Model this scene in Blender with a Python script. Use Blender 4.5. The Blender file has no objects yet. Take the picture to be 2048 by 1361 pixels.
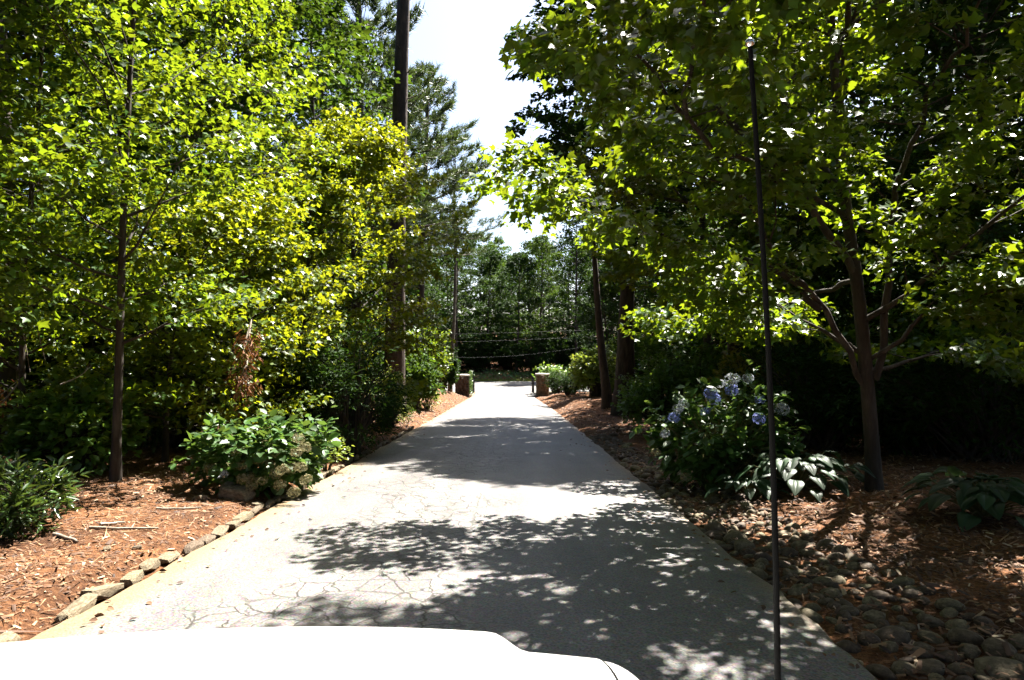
import bpy, math
import numpy as np
from mathutils import Vector, Matrix

# ------------------------------------------------------------------ camera, sky, sun, exposure
SC = bpy.context.scene
COL = SC.collection
CAMH = 1.6
F = 1365.33                       # focal length in photo pixels (2048 wide)
cd = bpy.data.cameras.new('camera'); cam = bpy.data.objects.new('camera', cd); COL.objects.link(cam)
cd.sensor_width = 36; cd.lens = 24.0; cd.clip_start = 0.05; cd.clip_end = 2000
cam.location = (0, 0, CAMH); cam.rotation_euler = (math.radians(90), 0, 0)
SC.camera = cam
SUN_AZ, SUN_EL = math.radians(35), math.radians(57)      # to the right of the view direction (+Y)
w = bpy.data.worlds.new('World'); SC.world = w; w.use_nodes = True
nt = w.node_tree
bg = nt.nodes['Background']
sky = nt.nodes.new('ShaderNodeTexSky'); sky.sky_type = 'NISHITA'; sky.sun_disc = False
sky.sun_elevation = SUN_EL; sky.sun_rotation = SUN_AZ
sky.air_density = .8; sky.dust_density = 2.2; sky.ozone_density = 1.0
nt.links.new(sky.outputs[0], bg.inputs[0]); bg.inputs[1].default_value = 0.05
sl = bpy.data.lights.new('sun', 'SUN'); sl.energy = 5.0; sl.angle = math.radians(0.53); sl.color = (1.0, 0.95, 0.86)
so = bpy.data.objects.new('sun', sl); COL.objects.link(so)
sd = Vector((math.sin(SUN_AZ) * math.cos(SUN_EL), math.cos(SUN_AZ) * math.cos(SUN_EL), math.sin(SUN_EL)))
so.rotation_euler = sd.to_track_quat('Z', 'Y').to_euler(); so.location = (20, 40, 60)
vs = SC.view_settings
vs.view_transform = 'Standard'; vs.look = 'None'; vs.gamma = 1.0; vs.use_curve_mapping = False
vs.exposure = 2.7
SC.cycles.max_bounces = 4; SC.cycles.diffuse_bounces = 2; SC.cycles.glossy_bounces = 2
SC.cycles.transmission_bounces = 3; SC.cycles.transparent_max_bounces = 2
SC.cycles.use_adaptive_sampling = True; SC.cycles.adaptive_threshold = .05
SC.cycles.caustics_reflective = False; SC.cycles.caustics_refractive = False

UP = np.array([0., 0., 1.])
RNG = np.random.default_rng


def nrm(a):
    a = np.asarray(a, float)
    return a / np.maximum(np.linalg.norm(a, axis=-1, keepdims=True), 1e-9)


# ------------------------------------------------------------------ mesh helpers
def mk(name, V, FL, mat=None, smooth=False, mats=None, midx=None):
    """V (N,3); FL list of (n,k) int arrays -> mesh data"""
    me = bpy.data.meshes.new(name)
    V = np.asarray(V, np.float32)
    FL = [np.asarray(f, np.int32) for f in FL if len(f)]
    me.vertices.add(len(V)); me.vertices.foreach_set('co', V.ravel())
    nl = sum(f.size for f in FL); npoly = sum(len(f) for f in FL)
    me.loops.add(nl); me.polygons.add(npoly)
    me.loops.foreach_set('vertex_index', np.concatenate([f.ravel() for f in FL]))
    tot = np.concatenate([np.full(len(f), f.shape[1], np.int32) for f in FL])
    me.polygons.foreach_set('loop_start', np.concatenate([[0], np.cumsum(tot)[:-1]]).astype(np.int32))
    me.polygons.foreach_set('loop_total', tot)
    if smooth: me.polygons.foreach_set('use_smooth', np.ones(npoly, bool))
    if midx is not None: me.polygons.foreach_set('material_index', np.asarray(midx, np.int32))
    me.update(calc_edges=True)
    for m in (mats or ([mat] if mat else [])): me.materials.append(m)
    return me


def ob(name, me, parent=None, loc=(0, 0, 0)):
    o = bpy.data.objects.new(name, me); COL.objects.link(o); o.location = loc
    if parent: o.parent = parent
    return o


def tag(o, label=None, cat=None, group=None, kind=None):
    if label: o['label'] = label
    if cat: o['category'] = cat
    if group: o['group'] = group
    if kind: o['kind'] = kind
    return o


def thing(name, label, cat, loc=(0, 0, 0), rz=0.0, group=None):
    o = bpy.data.objects.new(name, None); COL.objects.link(o)
    o.location = loc; o.rotation_euler = (0, 0, rz); o.empty_display_size = .2
    return tag(o, label, cat, group)


def dup(root, loc, rz=0.0, sc=1.0, label=None, cat=None, group=None):
    r = root.copy(); COL.objects.link(r); r.location = loc; r.rotation_euler = (0, 0, rz)
    r.scale = (sc, sc, sc) if np.isscalar(sc) else sc
    if label: tag(r, label, cat, group)
    for ch in root.children:
        c = ch.copy(); COL.objects.link(c); c.parent = r
        for g in ch.children:
            d = g.copy(); COL.objects.link(d); d.parent = c
    return r


class Acc:
    """collects pieces of mesh"""
    def __init__(s): s.V = []; s.F = {}; s.n = 0
    def add(s, V, *FL):
        V = np.asarray(V, float)
        for f in FL:
            f = np.asarray(f, int)
            if len(f): s.F.setdefault(f.shape[1], []).append(f + s.n)
        s.V.append(V); s.n += len(V)
    def mesh(s, name, mat, smooth=False):
        return mk(name, np.concatenate(s.V), [np.concatenate(f) for f in s.F.values()], mat, smooth)


def box(acc, c, half, rot=None, taper=1.0):
    hx, hy, hz = half
    V = np.array([[-hx, -hy, -hz], [hx, -hy, -hz], [hx, hy, -hz], [-hx, hy, -hz],
                  [-hx * taper, -hy * taper, hz], [hx * taper, -hy * taper, hz], [hx * taper, hy * taper, hz], [-hx * taper, hy * taper, hz]])
    if rot is not None: V = V @ rot.T
    acc.add(V + np.asarray(c), [[3, 2, 1, 0], [4, 5, 6, 7], [0, 1, 5, 4], [1, 2, 6, 5], [2, 3, 7, 6], [3, 0, 4, 7]])


def tube(acc, P, R, k=6, cap=True):
    P = np.asarray(P, float); R = np.asarray(R, float); n = len(P)
    T = np.gradient(P, axis=0); T = nrm(T)
    ref = np.array([1., 0, 0]) if abs(T[0, 0]) < .8 else np.array([0, 1., 0])
    a = nrm(np.cross(T, ref)); b = np.cross(T, a)
    th = np.arange(k) * 2 * math.pi / k
    V = (P[:, None] + R[:, None, None] * (np.cos(th)[None, :, None] * a[:, None] + np.sin(th)[None, :, None] * b[:, None])).reshape(-1, 3)
    i = np.arange(n - 1)[:, None] * k; j = np.arange(k)[None]; j2 = (j + 1) % k
    Q = np.stack([i + j, i + j2, i + k + j2, i + k + j], -1).reshape(-1, 4)
    acc.add(V, Q)
    if cap:
        acc.add(np.concatenate([V[-k:], P[-1:] + T[-1:] * R[-1] * .5]), np.stack([np.arange(k), (np.arange(k) + 1) % k, np.full(k, k)], -1))


def smooth_path(P, m):
    """resample a control polyline with Catmull-Rom, m points per span"""
    P = np.asarray(P, float)
    if len(P) < 3:
        t = np.linspace(0, 1, m + 1)[:, None]; return P[0] * (1 - t) + P[-1] * t
    E = np.vstack([2 * P[0] - P[1], P, 2 * P[-1] - P[-2]]); out = []
    for i in range(1, len(E) - 2):
        t = np.linspace(0, 1, m, endpoint=False)[:, None]
        p0, p1, p2, p3 = E[i - 1], E[i], E[i + 1], E[i + 2]
        out.append(.5 * (2 * p1 + (p2 - p0) * t + (2 * p0 - 5 * p1 + 4 * p2 - p3) * t ** 2 + (3 * p1 - p0 - 3 * p2 + p3) * t ** 3))
    out.append(P[-1:]); return np.vstack(out)


# ------------------------------------------------------------------ ground shape
def sst(a, b, x):
    t = np.clip((np.asarray(x, float) - a) / (b - a), 0, 1); return t * t * (3 - 2 * t)


def zr(y):
    y = np.asarray(y, float)
    s = sst(46, 56, y)
    z = -.0513 * y * (1 - s) + (-2.56 + .022 * (y - 51)) * s
    return z + np.clip(y - 63, 0, 9) * .06


def cx(y): return -.47 - .2 * sst(25, 50, y)
def hw(y): return 2.42 - .1 * sst(30, 48, y) + 3.5 * sst(50, 56, y) ** 2


def vnoise(x, y, s=1.0, seed=0):
    k = 12.9898 + seed
    return (np.sin(x * 1.3 * s + 1.7 * np.sin(y * .9 * s + k)) + np.sin(y * 1.7 * s + 1.3 * np.sin(x * 1.1 * s - k)) + .5 * np.sin((x + y) * 3.1 * s + k)) / 2.5


def gz(x, y):
    x = np.asarray(x, float); y = np.asarray(y, float)
    d = np.abs(x - cx(y)) - hw(y)
    left = (x < cx(y))
    inb = sst(0.0, .35, d)
    onst = sst(52, 55, y) * (1 - sst(63, 66, y))       # the crossing street
    z = zr(y) - .06 * (1 - inb)
    near = 1 - sst(50, 53, y)
    bankL = .08 * sst(0, .5, d) + .15 * sst(.4, 3.5, d) + .5 * sst(5, 14, d)
    bankR = .02 * sst(0, .4, d) - .06 * np.exp(-((d - .55) / .35) ** 2) * (1 - sst(12, 20, y)) + .10 * sst(.9, 3.0, d) + .4 * sst(5, 14, d)
    bank = np.where(left, bankL, bankR) * inb
    mound = np.where(left, .62 * np.exp(-((y - 41) / 9.) ** 2) * sst(.1, 1.7, d),
                     .48 * np.exp(-((y - 33) / 4.2) ** 2) * sst(.1, 1.4, d) + .3 * np.exp(-((y - 45) / 3.5) ** 2) * sst(.1, 1.4, d))
    rough = .05 * vnoise(x, y, 1.0) * sst(.4, 1.6, d) + .015 * vnoise(x, y, 3.7, 3) * sst(.3, .9, d)
    return z + (bank + mound + rough) * near * (1 - onst) + rough * (1 - near) * (1 - onst) - .05 * onst


def px(p, Z): return (p - 1024) / F * Z          # photo column -> world x at depth Z
def pz(q, Z): return CAMH + (680.5 - q) / F * Z  # photo row -> world z at depth Z
def G(p, Z):
    x = px(p, Z); return (x, Z, float(gz(x, Z)))


# ------------------------------------------------------------------ materials
def newmat(name):
    m = bpy.data.materials.new(name); m.use_nodes = True
    nt = m.node_tree; nt.nodes.clear(); out = nt.nodes.new('ShaderNodeOutputMaterial')
    return m, nt, nt.nodes, nt.links, out


def N(nt, t, **kw):
    n = nt.nodes.new(t)
    for k, v in kw.items():
        if k.startswith('i_'):
            n.inputs[int(k[2:])].default_value = v
        else: setattr(n, k, v)
    return n


def ramp(nt, fac, stops):
    r = nt.nodes.new('ShaderNodeValToRGB'); e = r.color_ramp.elements
    while len(e) < len(stops): e.new(.5)
    for el, (p, c) in zip(e, stops): el.position = p; el.color = (*c, 1)
    nt.links.new(fac, r.inputs[0]); return r.outputs[0]


def mixc(nt, fac, a, b, mode='MIX'):
    m = nt.nodes.new('ShaderNodeMix'); m.data_type = 'RGBA'; m.blend_type = mode
    for s, v in ((0, fac), (6, a), (7, b)):
        if hasattr(v, 'is_output'): nt.links.new(v, m.inputs[s])
        elif s == 0: m.inputs[0].default_value = v
        else: m.inputs[s].default_value = (*v, 1)
    return m.outputs[2]


def math_(nt, op, a, b=None, c=None):
    m = nt.nodes.new('ShaderNodeMath'); m.operation = op
    for i, v in enumerate((a, b, c)):
        if v is None: continue
        if hasattr(v, 'is_output'): nt.links.new(v, m.inputs[i])
        else: m.inputs[i].default_value = v
    return m.outputs[0]


def leaf_mat(name, dark, light, tr, rough=.42, tfac=.45, spec=.5):
    m, nt, n, l, out = newmat(name)
    g = n.new('ShaderNodeNewGeometry'); oi = n.new('ShaderNodeObjectInfo')
    r = math_(nt, 'FRACT', math_(nt, 'ADD', g.outputs['Random Per Island'], oi.outputs['Random']))
    c = mixc(nt, r, dark, light)
    no = N(nt, 'ShaderNodeTexNoise'); no.inputs['Scale'].default_value = .9; no.inputs['Detail'].default_value = 2
    tc = n.new('ShaderNodeTexCoord'); l.new(tc.outputs['Object'], no.inputs['Vector'])
    hs = n.new('ShaderNodeHueSaturation'); l.new(c, hs.inputs['Color'])
    l.new(math_(nt, 'MULTIPLY_ADD', no.outputs['Fac'], .7, .65), hs.inputs['Value'])
    l.new(math_(nt, 'MULTIPLY_ADD', r, .03, .485), hs.inputs['Hue'])
    p = n.new('ShaderNodeBsdfPrincipled'); l.new(hs.outputs[0], p.inputs['Base Color'])
    p.inputs['Roughness'].default_value = rough; p.inputs['Specular IOR Level'].default_value = spec
    t = n.new('ShaderNodeBsdfTranslucent')
    hs2 = n.new('ShaderNodeHueSaturation'); hs2.inputs['Color'].default_value = (*tr, 1)
    l.new(math_(nt, 'MULTIPLY_ADD', r, .6, .7), hs2.inputs['Value']); l.new(math_(nt, 'MULTIPLY_ADD', r, .03, .485), hs2.inputs['Hue'])
    l.new(hs2.outputs[0], t.inputs['Color'])
    mx = n.new('ShaderNodeMixShader'); mx.inputs[0].default_value = tfac
    l.new(p.outputs[0], mx.inputs[1]); l.new(t.outputs[0], mx.inputs[2]); l.new(mx.outputs[0], out.inputs[0])
    return m


def rough_mat(name, stops, scale=6., detail=6, rough=.85, bump=.4, bscale=None, stretch=(1, 1, 1), spec=.3, coords='Object', vary=0.0, patch=False):
    m, nt, n, l, out = newmat(name)
    tc = n.new('ShaderNodeTexCoord'); mp = n.new('ShaderNodeMapping'); mp.inputs['Scale'].default_value = stretch
    l.new(tc.outputs[coords], mp.inputs[0])
    no = N(nt, 'ShaderNodeTexNoise'); no.inputs['Scale'].default_value = scale; no.inputs['Detail'].default_value = detail; no.inputs['Roughness'].default_value = .65
    oi = n.new('ShaderNodeObjectInfo'); ad = n.new('ShaderNodeVectorMath'); ad.operation = 'ADD'
    mu = n.new('ShaderNodeVectorMath'); mu.operation = 'SCALE'; mu.inputs[0].default_value = (13, 7, 5); l.new(oi.outputs['Random'], mu.inputs['Scale'])
    l.new(mp.outputs[0], ad.inputs[0]); l.new(mu.outputs[0], ad.inputs[1]); l.new(ad.outputs[0], no.inputs['Vector'])
    c = ramp(nt, no.outputs['Fac'], stops)
    if vary:
        hs = n.new('ShaderNodeHueSaturation'); l.new(c, hs.inputs['Color'])
        l.new(math_(nt, 'MULTIPLY_ADD', oi.outputs['Random'], vary, 1 - vary * .5), hs.inputs['Value'])
        l.new(math_(nt, 'MULTIPLY_ADD', oi.outputs['Random'], vary * .06, .5 - vary * .03), hs.inputs['Hue']); c = hs.outputs[0]
    if patch:      # random darker patches and faded straw mats
        pn = N(nt, 'ShaderNodeTexNoise'); pn.inputs['Scale'].default_value = .9; pn.inputs['Detail'].default_value = 5; pn.inputs['Roughness'].default_value = .6; l.new(tc.outputs[coords], pn.inputs['Vector'])
        c = mixc(nt, 1.0, c, ramp(nt, pn.outputs['Fac'], [(.33, (.42, .40, .40)), (.5, (.95, .92, .9)), (.7, (1.35, 1.3, 1.2))]), 'MULTIPLY')
    p = n.new('ShaderNodeBsdfPrincipled'); l.new(c, p.inputs['Base Color'])
    p.inputs['Roughness'].default_value = rough; p.inputs['Specular IOR Level'].default_value = spec
    if bump:
        n2 = N(nt, 'ShaderNodeTexNoise'); n2.inputs['Scale'].default_value = bscale or scale * 3; n2.inputs['Detail'].default_value = 5
        l.new(ad.outputs[0], n2.inputs['Vector'])
        b = n.new('ShaderNodeBump'); b.inputs['Strength'].default_value = bump; b.inputs['Distance'].default_value = .03
        l.new(n2.outputs['Fac'], b.inputs['Height']); l.new(b.outputs[0], p.inputs['Normal'])
    l.new(p.outputs[0], out.inputs[0]); return m


def asphalt_mat(name, edges=True):
    m, nt, n, l, out = newmat(name)
    tc = n.new('ShaderNodeTexCoord'); co = tc.outputs['Object']
    big = N(nt, 'ShaderNodeTexNoise'); big.inputs['Scale'].default_value = .45; big.inputs['Detail'].default_value = 4; l.new(co, big.inputs['Vector'])
    fine = N(nt, 'ShaderNodeTexNoise'); fine.inputs['Scale'].default_value = 70; fine.inputs['Detail'].default_value = 3; l.new(co, fine.inputs['Vector'])
    vo = N(nt, 'ShaderNodeTexVoronoi'); vo.inputs['Scale'].default_value = 55; l.new(co, vo.inputs['Vector'])
    c = ramp(nt, fine.outputs['Fac'], [(.28, (.038, .036, .035)), (.45, (.102, .098, .096)), (.72, (.172, .165, .16))])
    c = mixc(nt, .28, c, vo.outputs['Color'], 'SOFT_LIGHT')
    v2 = N(nt, 'ShaderNodeTexNoise'); v2.inputs['Scale'].default_value = 1.3; v2.inputs['Detail'].default_value = 5; l.new(co, v2.inputs['Vector'])
    c = mixc(nt, .35, c, ramp(nt, v2.outputs['Fac'], [(.3, (.35, .33, .32)), (.7, (.68, .66, .62))]), 'OVERLAY')
    ws = n.new('ShaderNodeMapping'); ws.inputs['Scale'].default_value = (1.6, .09, 1); l.new(co, ws.inputs[0])
    wn = N(nt, 'ShaderNodeTexNoise'); wn.inputs['Scale'].default_value = 1.5; wn.inputs['Detail'].default_value = 4; l.new(ws.outputs[0], wn.inputs['Vector'])
    c = mixc(nt, .55, c, ramp(nt, wn.outputs['Fac'], [(.3, (.62, .6, .6)), (.55, (1, 1, 1)), (.75, (1.25, 1.22, 1.18))]), 'MULTIPLY')
    sn = N(nt, 'ShaderNodeTexNoise'); sn.inputs['Scale'].default_value = 2.1; sn.inputs['Detail'].default_value = 6; sn.inputs['Roughness'].default_value = .7; l.new(co, sn.inputs['Vector'])
    c = mixc(nt, .8, c, ramp(nt, sn.outputs['Fac'], [(.28, (.5, .48, .47)), (.40, (1, 1, 1)), (.9, (1.08, 1.06, 1.04))]), 'MULTIPLY')
    # alligator cracks
    dn = N(nt, 'ShaderNodeTexNoise'); dn.inputs['Scale'].default_value = 5; dn.inputs['Detail'].default_value = 3; l.new(co, dn.inputs['Vector'])
    add = n.new('ShaderNodeVectorMath'); add.operation = 'MULTIPLY_ADD'; l.new(dn.outputs['Color'], add.inputs[0]); add.inputs[1].default_value = (.22, .22, 0); l.new(co, add.inputs[2])
    cr = []
    for sc, wd in ((4.2, .034), (1.15, .016)):
        v = N(nt, 'ShaderNodeTexVoronoi'); v.feature = 'DISTANCE_TO_EDGE'; v.inputs['Scale'].default_value = sc; l.new(add.outputs[0], v.inputs['Vector'])
        mr = n.new('ShaderNodeMapRange'); mr.inputs['From Min'].default_value = wd * .3; mr.inputs['From Max'].default_value = wd * 1.3
        mr.inputs['To Min'].default_value = 1; mr.inputs['To Max'].default_value = 0; l.new(v.outputs['Distance'], mr.inputs['Value']); cr.append(mr.outputs[0])
    msk = N(nt, 'ShaderNodeTexNoise'); msk.inputs['Scale'].default_value = .55; msk.inputs['Detail'].default_value = 3; l.new(co, msk.inputs['Vector'])
    sx = n.new('ShaderNodeSeparateXYZ'); l.new(co, sx.inputs[0])
    # wheel-track band where the surface has crazed
    band = math_(nt, 'SUBTRACT', 1.0, math_(nt, 'ABSOLUTE', math_(nt, 'MULTIPLY', math_(nt, 'ADD', sx.outputs[0], .95), .85)))
    band = math_(nt, 'ADD', math_(nt, 'MULTIPLY', band, .35), msk.outputs['Fac'])
    mr = n.new('ShaderNodeMapRange'); mr.inputs['From Min'].default_value = .54; mr.inputs['From Max'].default_value = .66; l.new(band, mr.inputs['Value'])
    crack = math_(nt, 'MULTIPLY', math_(nt, 'MAXIMUM', cr[0], math_(nt, 'MULTIPLY', cr[1], .6)), mr.outputs[0])
    # cold joint between the two paving passes
    jn = math_(nt, 'ABSOLUTE', math_(nt, 'ADD', sx.outputs[0], math_(nt, 'MULTIPLY_ADD', dn.outputs['Fac'], .12, .36)))
    mj = n.new('ShaderNodeMapRange'); mj.inputs['From Min'].default_value = .004; mj.inputs['From Max'].default_value = .02; mj.inputs['To Min'].default_value = .6; mj.inputs['To Max'].default_value = 0; l.new(jn, mj.inputs['Value'])
    gap = N(nt, 'ShaderNodeTexNoise'); gap.inputs['Scale'].default_value = 2.2; l.new(co, gap.inputs['Vector'])
    mg = n.new('ShaderNodeMapRange'); mg.inputs['From Min'].default_value = .45; mg.inputs['From Max'].default_value = .55; l.new(gap.outputs['Fac'], mg.inputs['Value'])
    if edges: crack = math_(nt, 'MAXIMUM', crack, math_(nt, 'MULTIPLY', mj.outputs[0], mg.outputs[0]))
    c = mixc(nt, crack, c, (.035, .03, .026))
    if edges:      # sand washed against both road edges
        e = math_(nt, 'MAXIMUM', math_(nt, 'MULTIPLY', math_(nt, 'ADD', sx.outputs[0], .5), -1.0), math_(nt, 'ADD', sx.outputs[0], .28))
        e = math_(nt, 'ADD', e, math_(nt, 'MULTIPLY', big.outputs['Fac'], .5)); e = math_(nt, 'ADD', e, math_(nt, 'MULTIPLY', dn.outputs['Fac'], .18))
        me_ = n.new('ShaderNodeMapRange'); me_.inputs['From Min'].default_value = 2.40; me_.inputs['From Max'].default_value = 2.70; l.new(e, me_.inputs['Value'])
        sand = ramp(nt, fine.outputs['Fac'], [(.3, (.13, .085, .04)), (.7, (.25, .18, .095))])
        c = mixc(nt, math_(nt, 'MULTIPLY', me_.outputs[0], .85), c, sand)
    p = n.new('ShaderNodeBsdfPrincipled'); l.new(c, p.inputs['Base Color']); p.inputs['Roughness'].default_value = .58; p.inputs['Specular IOR Level'].default_value = .35
    b = n.new('ShaderNodeBump'); b.inputs['Strength'].default_value = .5; b.inputs['Distance'].default_value = .006
    l.new(math_(nt, 'SUBTRACT', math_(nt, 'ADD', fine.outputs['Fac'], math_(nt, 'MULTIPLY', vo.outputs['Distance'], .5)), math_(nt, 'MULTIPLY', crack, 1.5)), b.inputs['Height'])
    l.new(b.outputs[0], p.inputs['Normal']); l.new(p.outputs[0], out.inputs[0]); return m


def chip_mat(name, stops, rough=.8):
    m, nt, n, l, out = newmat(name)
    g = n.new('ShaderNodeNewGeometry'); c = ramp(nt, g.outputs['Random Per Island'], stops)
    p = n.new('ShaderNodeBsdfPrincipled'); l.new(c, p.inputs['Base Color']); p.inputs['Roughness'].default_value = rough
    l.new(p.outputs[0], out.inputs[0]); return m


def plain(name, col, rough=.5, metal=0., coat=0., spec=.5):
    m, nt, n, l, out = newmat(name)
    p = n.new('ShaderNodeBsdfPrincipled'); p.inputs['Base Color'].default_value = (*col, 1)
    no = N(nt, 'ShaderNodeTexNoise'); no.inputs['Scale'].default_value = 9; no.inputs['Detail'].default_value = 4
    tc = n.new('ShaderNodeTexCoord'); l.new(tc.outputs['Object'], no.inputs['Vector'])
    l.new(math_(nt, 'MULTIPLY_ADD', no.outputs['Fac'], .12, rough - .06), p.inputs['Roughness'])
    p.inputs['Metallic'].default_value = metal; p.inputs['Coat Weight'].default_value = coat; p.inputs['Specular IOR Level'].default_value = spec
    l.new(p.outputs[0], out.inputs[0]); return m


M = {}
M['maple'] = leaf_mat('maple leaf', (.013, .040, .004), (.040, .086, .007), (.38, .50, .015), tfac=.23, spec=.25)
M['maple_y'] = leaf_mat('yellow green maple leaf', (.024, .054, .004), (.066, .105, .008), (.50, .54, .015), tfac=.26, spec=.25)
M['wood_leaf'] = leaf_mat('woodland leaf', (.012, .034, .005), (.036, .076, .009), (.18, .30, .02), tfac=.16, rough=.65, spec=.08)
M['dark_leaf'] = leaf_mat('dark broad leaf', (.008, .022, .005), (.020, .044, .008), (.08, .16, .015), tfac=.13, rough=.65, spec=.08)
M['gloss_leaf'] = leaf_mat('glossy evergreen leaf', (.014, .034, .008), (.036, .07, .015), (.16, .24, .03), rough=.32, tfac=.14, spec=.5)
M['bush_leaf'] = leaf_mat('bright bush leaf', (.03, .075, .010), (.07, .14, .018), (.30, .46, .04), tfac=.24)
M['lime_leaf'] = leaf_mat('lime shrub leaf', (.07, .115, .012), (.125, .18, .02), (.42, .50, .05), tfac=.26)
M['gold_leaf'] = leaf_mat('golden shrub leaf', (.11, .10, .010), (.19, .17, .016), (.50, .42, .03), tfac=.26)
M['hyd_leaf'] = leaf_mat('hydrangea leaf', (.016, .046, .009), (.044, .095, .02), (.22, .36, .05), rough=.45, tfac=.16, spec=.25)
M['hosta_leaf'] = leaf_mat('hosta leaf', (.008, .024, .008), (.022, .05, .018), (.12, .22, .06), rough=.5, tfac=.09, spec=.25)
M['ivy'] = leaf_mat('ivy leaf', (.03, .07, .013), (.07, .13, .022), (.24, .38, .05), rough=.4, tfac=.16)
M['dead_leaf'] = leaf_mat('dead brown leaf', (.10, .04, .015), (.19, .08, .03), (.30, .12, .03), rough=.7, tfac=.15, spec=.2)
M['needle'] = leaf_mat('pine needle', (.014, .032, .012), (.042, .066, .020), (.14, .20, .04), rough=.5, tfac=.14, spec=.3)
M['bark'] = rough_mat('grey brown bark', [(.3, (.016, .012, .009)), (.5, (.036, .027, .02)), (.72, (.08, .063, .047))], scale=7, bump=.9, bscale=16, stretch=(1, 1, .22))
M['bark_pine'] = rough_mat('pine bark', [(.3, (.016, .011, .008)), (.5, (.045, .030, .021)), (.75, (.10, .068, .048))], scale=6, bump=1.0, bscale=9, stretch=(1, 1, .3))
M['bark_pale'] = rough_mat('smooth pale bark', [(.3, (.05, .04, .03)), (.5, (.10, .083, .063)), (.75, (.18, .155, .125))], scale=8, bump=.4, stretch=(1, 1, .4))
M['twig'] = rough_mat('pale dead twig', [(.3, (.13, .10, .075)), (.7, (.36, .31, .25))], scale=10, bump=.3)
M['asphalt'] = asphalt_mat('worn asphalt')
M['street'] = asphalt_mat('street asphalt', False)
M['mulch'] = rough_mat('pine straw mulch', [(.30, (.025, .012, .006)), (.45, (.088, .038, .016)), (.58, (.16, .073, .031)), (.75, (.28, .16, .08))], scale=22, detail=9, bump=1.0, bscale=60, rough=.9, spec=.15, patch=True)
M['chips'] = chip_mat('mulch chips', [(.0, (.025, .011, .006)), (.3, (.085, .04, .018)), (.66, (.15, .072, .033)), (.92, (.22, .13, .066)), (1., (.40, .32, .21))])
M['litter'] = chip_mat('pine straw', [(.0, (.06, .026, .011)), (.5, (.15, .07, .03)), (1., (.27, .155, .075))])
M['stone'] = rough_mat('river stone', [(.3, (.04, .029, .017)), (.5, (.085, .062, .037)), (.72, (.16, .125, .08))], scale=5, bump=.25, rough=.75, vary=.9)
M['edge_stone'] = rough_mat('edging stone', [(.3, (.07, .05, .032)), (.5, (.15, .115, .075)), (.72, (.26, .21, .15))], scale=9, bump=.7, bscale=26, rough=.9, vary=.45)
M['pillar'] = rough_mat('stacked pillar stone', [(.3, (.05, .034, .022)), (.5, (.11, .08, .054)), (.72, (.19, .15, .11))], scale=3.5, bump=.5, rough=.9, vary=.8)
M['cap'] = rough_mat('cap stone', [(.3, (.26, .23, .19)), (.7, (.48, .44, .38))], scale=4, bump=.3, rough=.85)
M['mortar'] = rough_mat('mortar', [(.3, (.10, .085, .07)), (.7, (.2, .17, .14))], scale=8, bump=.3, rough=.95)
M['iron'] = plain('black iron', (.012, .012, .012), .45, .6)
M['wire'] = plain('power line', (.05, .05, .052), .5, 0., spec=.3)
M['blue'] = leaf_mat('blue hydrangea floret', (.14, .18, .50), (.30, .36, .72), (.25, .3, .6), rough=.6, tfac=.25, spec=.2)
M['paleblue'] = leaf_mat('pale hydrangea floret', (.42, .45, .58), (.62, .64, .66), (.45, .48, .5), rough=.6, tfac=.25, spec=.2)
M['faded'] = leaf_mat('faded hydrangea floret', (.17, .15, .075), (.32, .29, .16), (.25, .22, .10), rough=.7, tfac=.2, spec=.2)
M['stem'] = rough_mat('green brown stem', [(.3, (.06, .06, .02)), (.7, (.14, .13, .05))], scale=9, bump=.2)
M['white_paint'] = plain('white car paint', (.82, .82, .80), .22, 0, .8)
M['black_plastic'] = plain('black plastic', (.004, .004, .004), .8, spec=.05)
M['rubber'] = plain('tyre rubber', (.018, .018, .018), .8)
M['chrome'] = plain('bright metal', (.6, .6, .6), .2, 1.)
M['lens'] = plain('lamp lens', (.55, .56, .58), .1, 0, 1.)

# ------------------------------------------------------------------ leaf templates (length 1 along +Y, face +Z)
def fan(pts, c):
    P = np.array([c] + pts, float); n = len(pts)
    Fc = np.stack([np.zeros(n, int), 1 + np.arange(n), 1 + (np.arange(n) + 1) % n], -1); return P, Fc


MAPLE = fan([(0, 0, 0), (.30, -.03, .03), (.23, .19, .05), (.60, .42, .07), (.27, .50, .07), (.22, .68, .03), (0, 1.0, -.12), (-.22, .68, .03), (-.27, .50, .07), (-.60, .42, .07), (-.23, .19, .05), (-.30, -.03, .03)], (0, .38, 0))
MAPLE5 = fan([(0, 0, 0), (.28, .12, .05), (.55, .45, .07), (.22, .55, .05), (0, 1, -.1), (-.22, .55, .05), (-.55, .45, .07), (-.28, .12, .05)], (0, .4, 0))
SIMPLE = (np.array([(0, 0, 0), (.33, .48, .09), (0, 1, -.08), (-.33, .48, .09)], float), np.array([(0, 1, 2), (0, 2, 3)]))
OVAL = (np.array([(0, 0, 0), (.24, .25, .05), (.27, .62, .05), (0, 1, -.1), (-.27, .62, .05), (-.24, .25, .05), (0, .45, -.01)], float),
        np.array([(0, 1, 6), (1, 2, 6), (2, 3, 6), (3, 4, 6), (4, 5, 6), (5, 0, 6)]))
NARROW = (np.array([(0, 0, 0), (.15, .45, .05), (0, 1, -.14), (-.15, .45, .05)], float), np.array([(0, 1, 2), (0, 2, 3)]))
NEEDLE = (np.array([(-.035, 0, 0), (.035, 0, 0), (0, 1, 0)], float), np.array([(0, 1, 2)]))


def frames(f, n):
    f = nrm(f); x = nrm(np.cross(f, n)); n2 = np.cross(x, f); return x, f, n2


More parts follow.
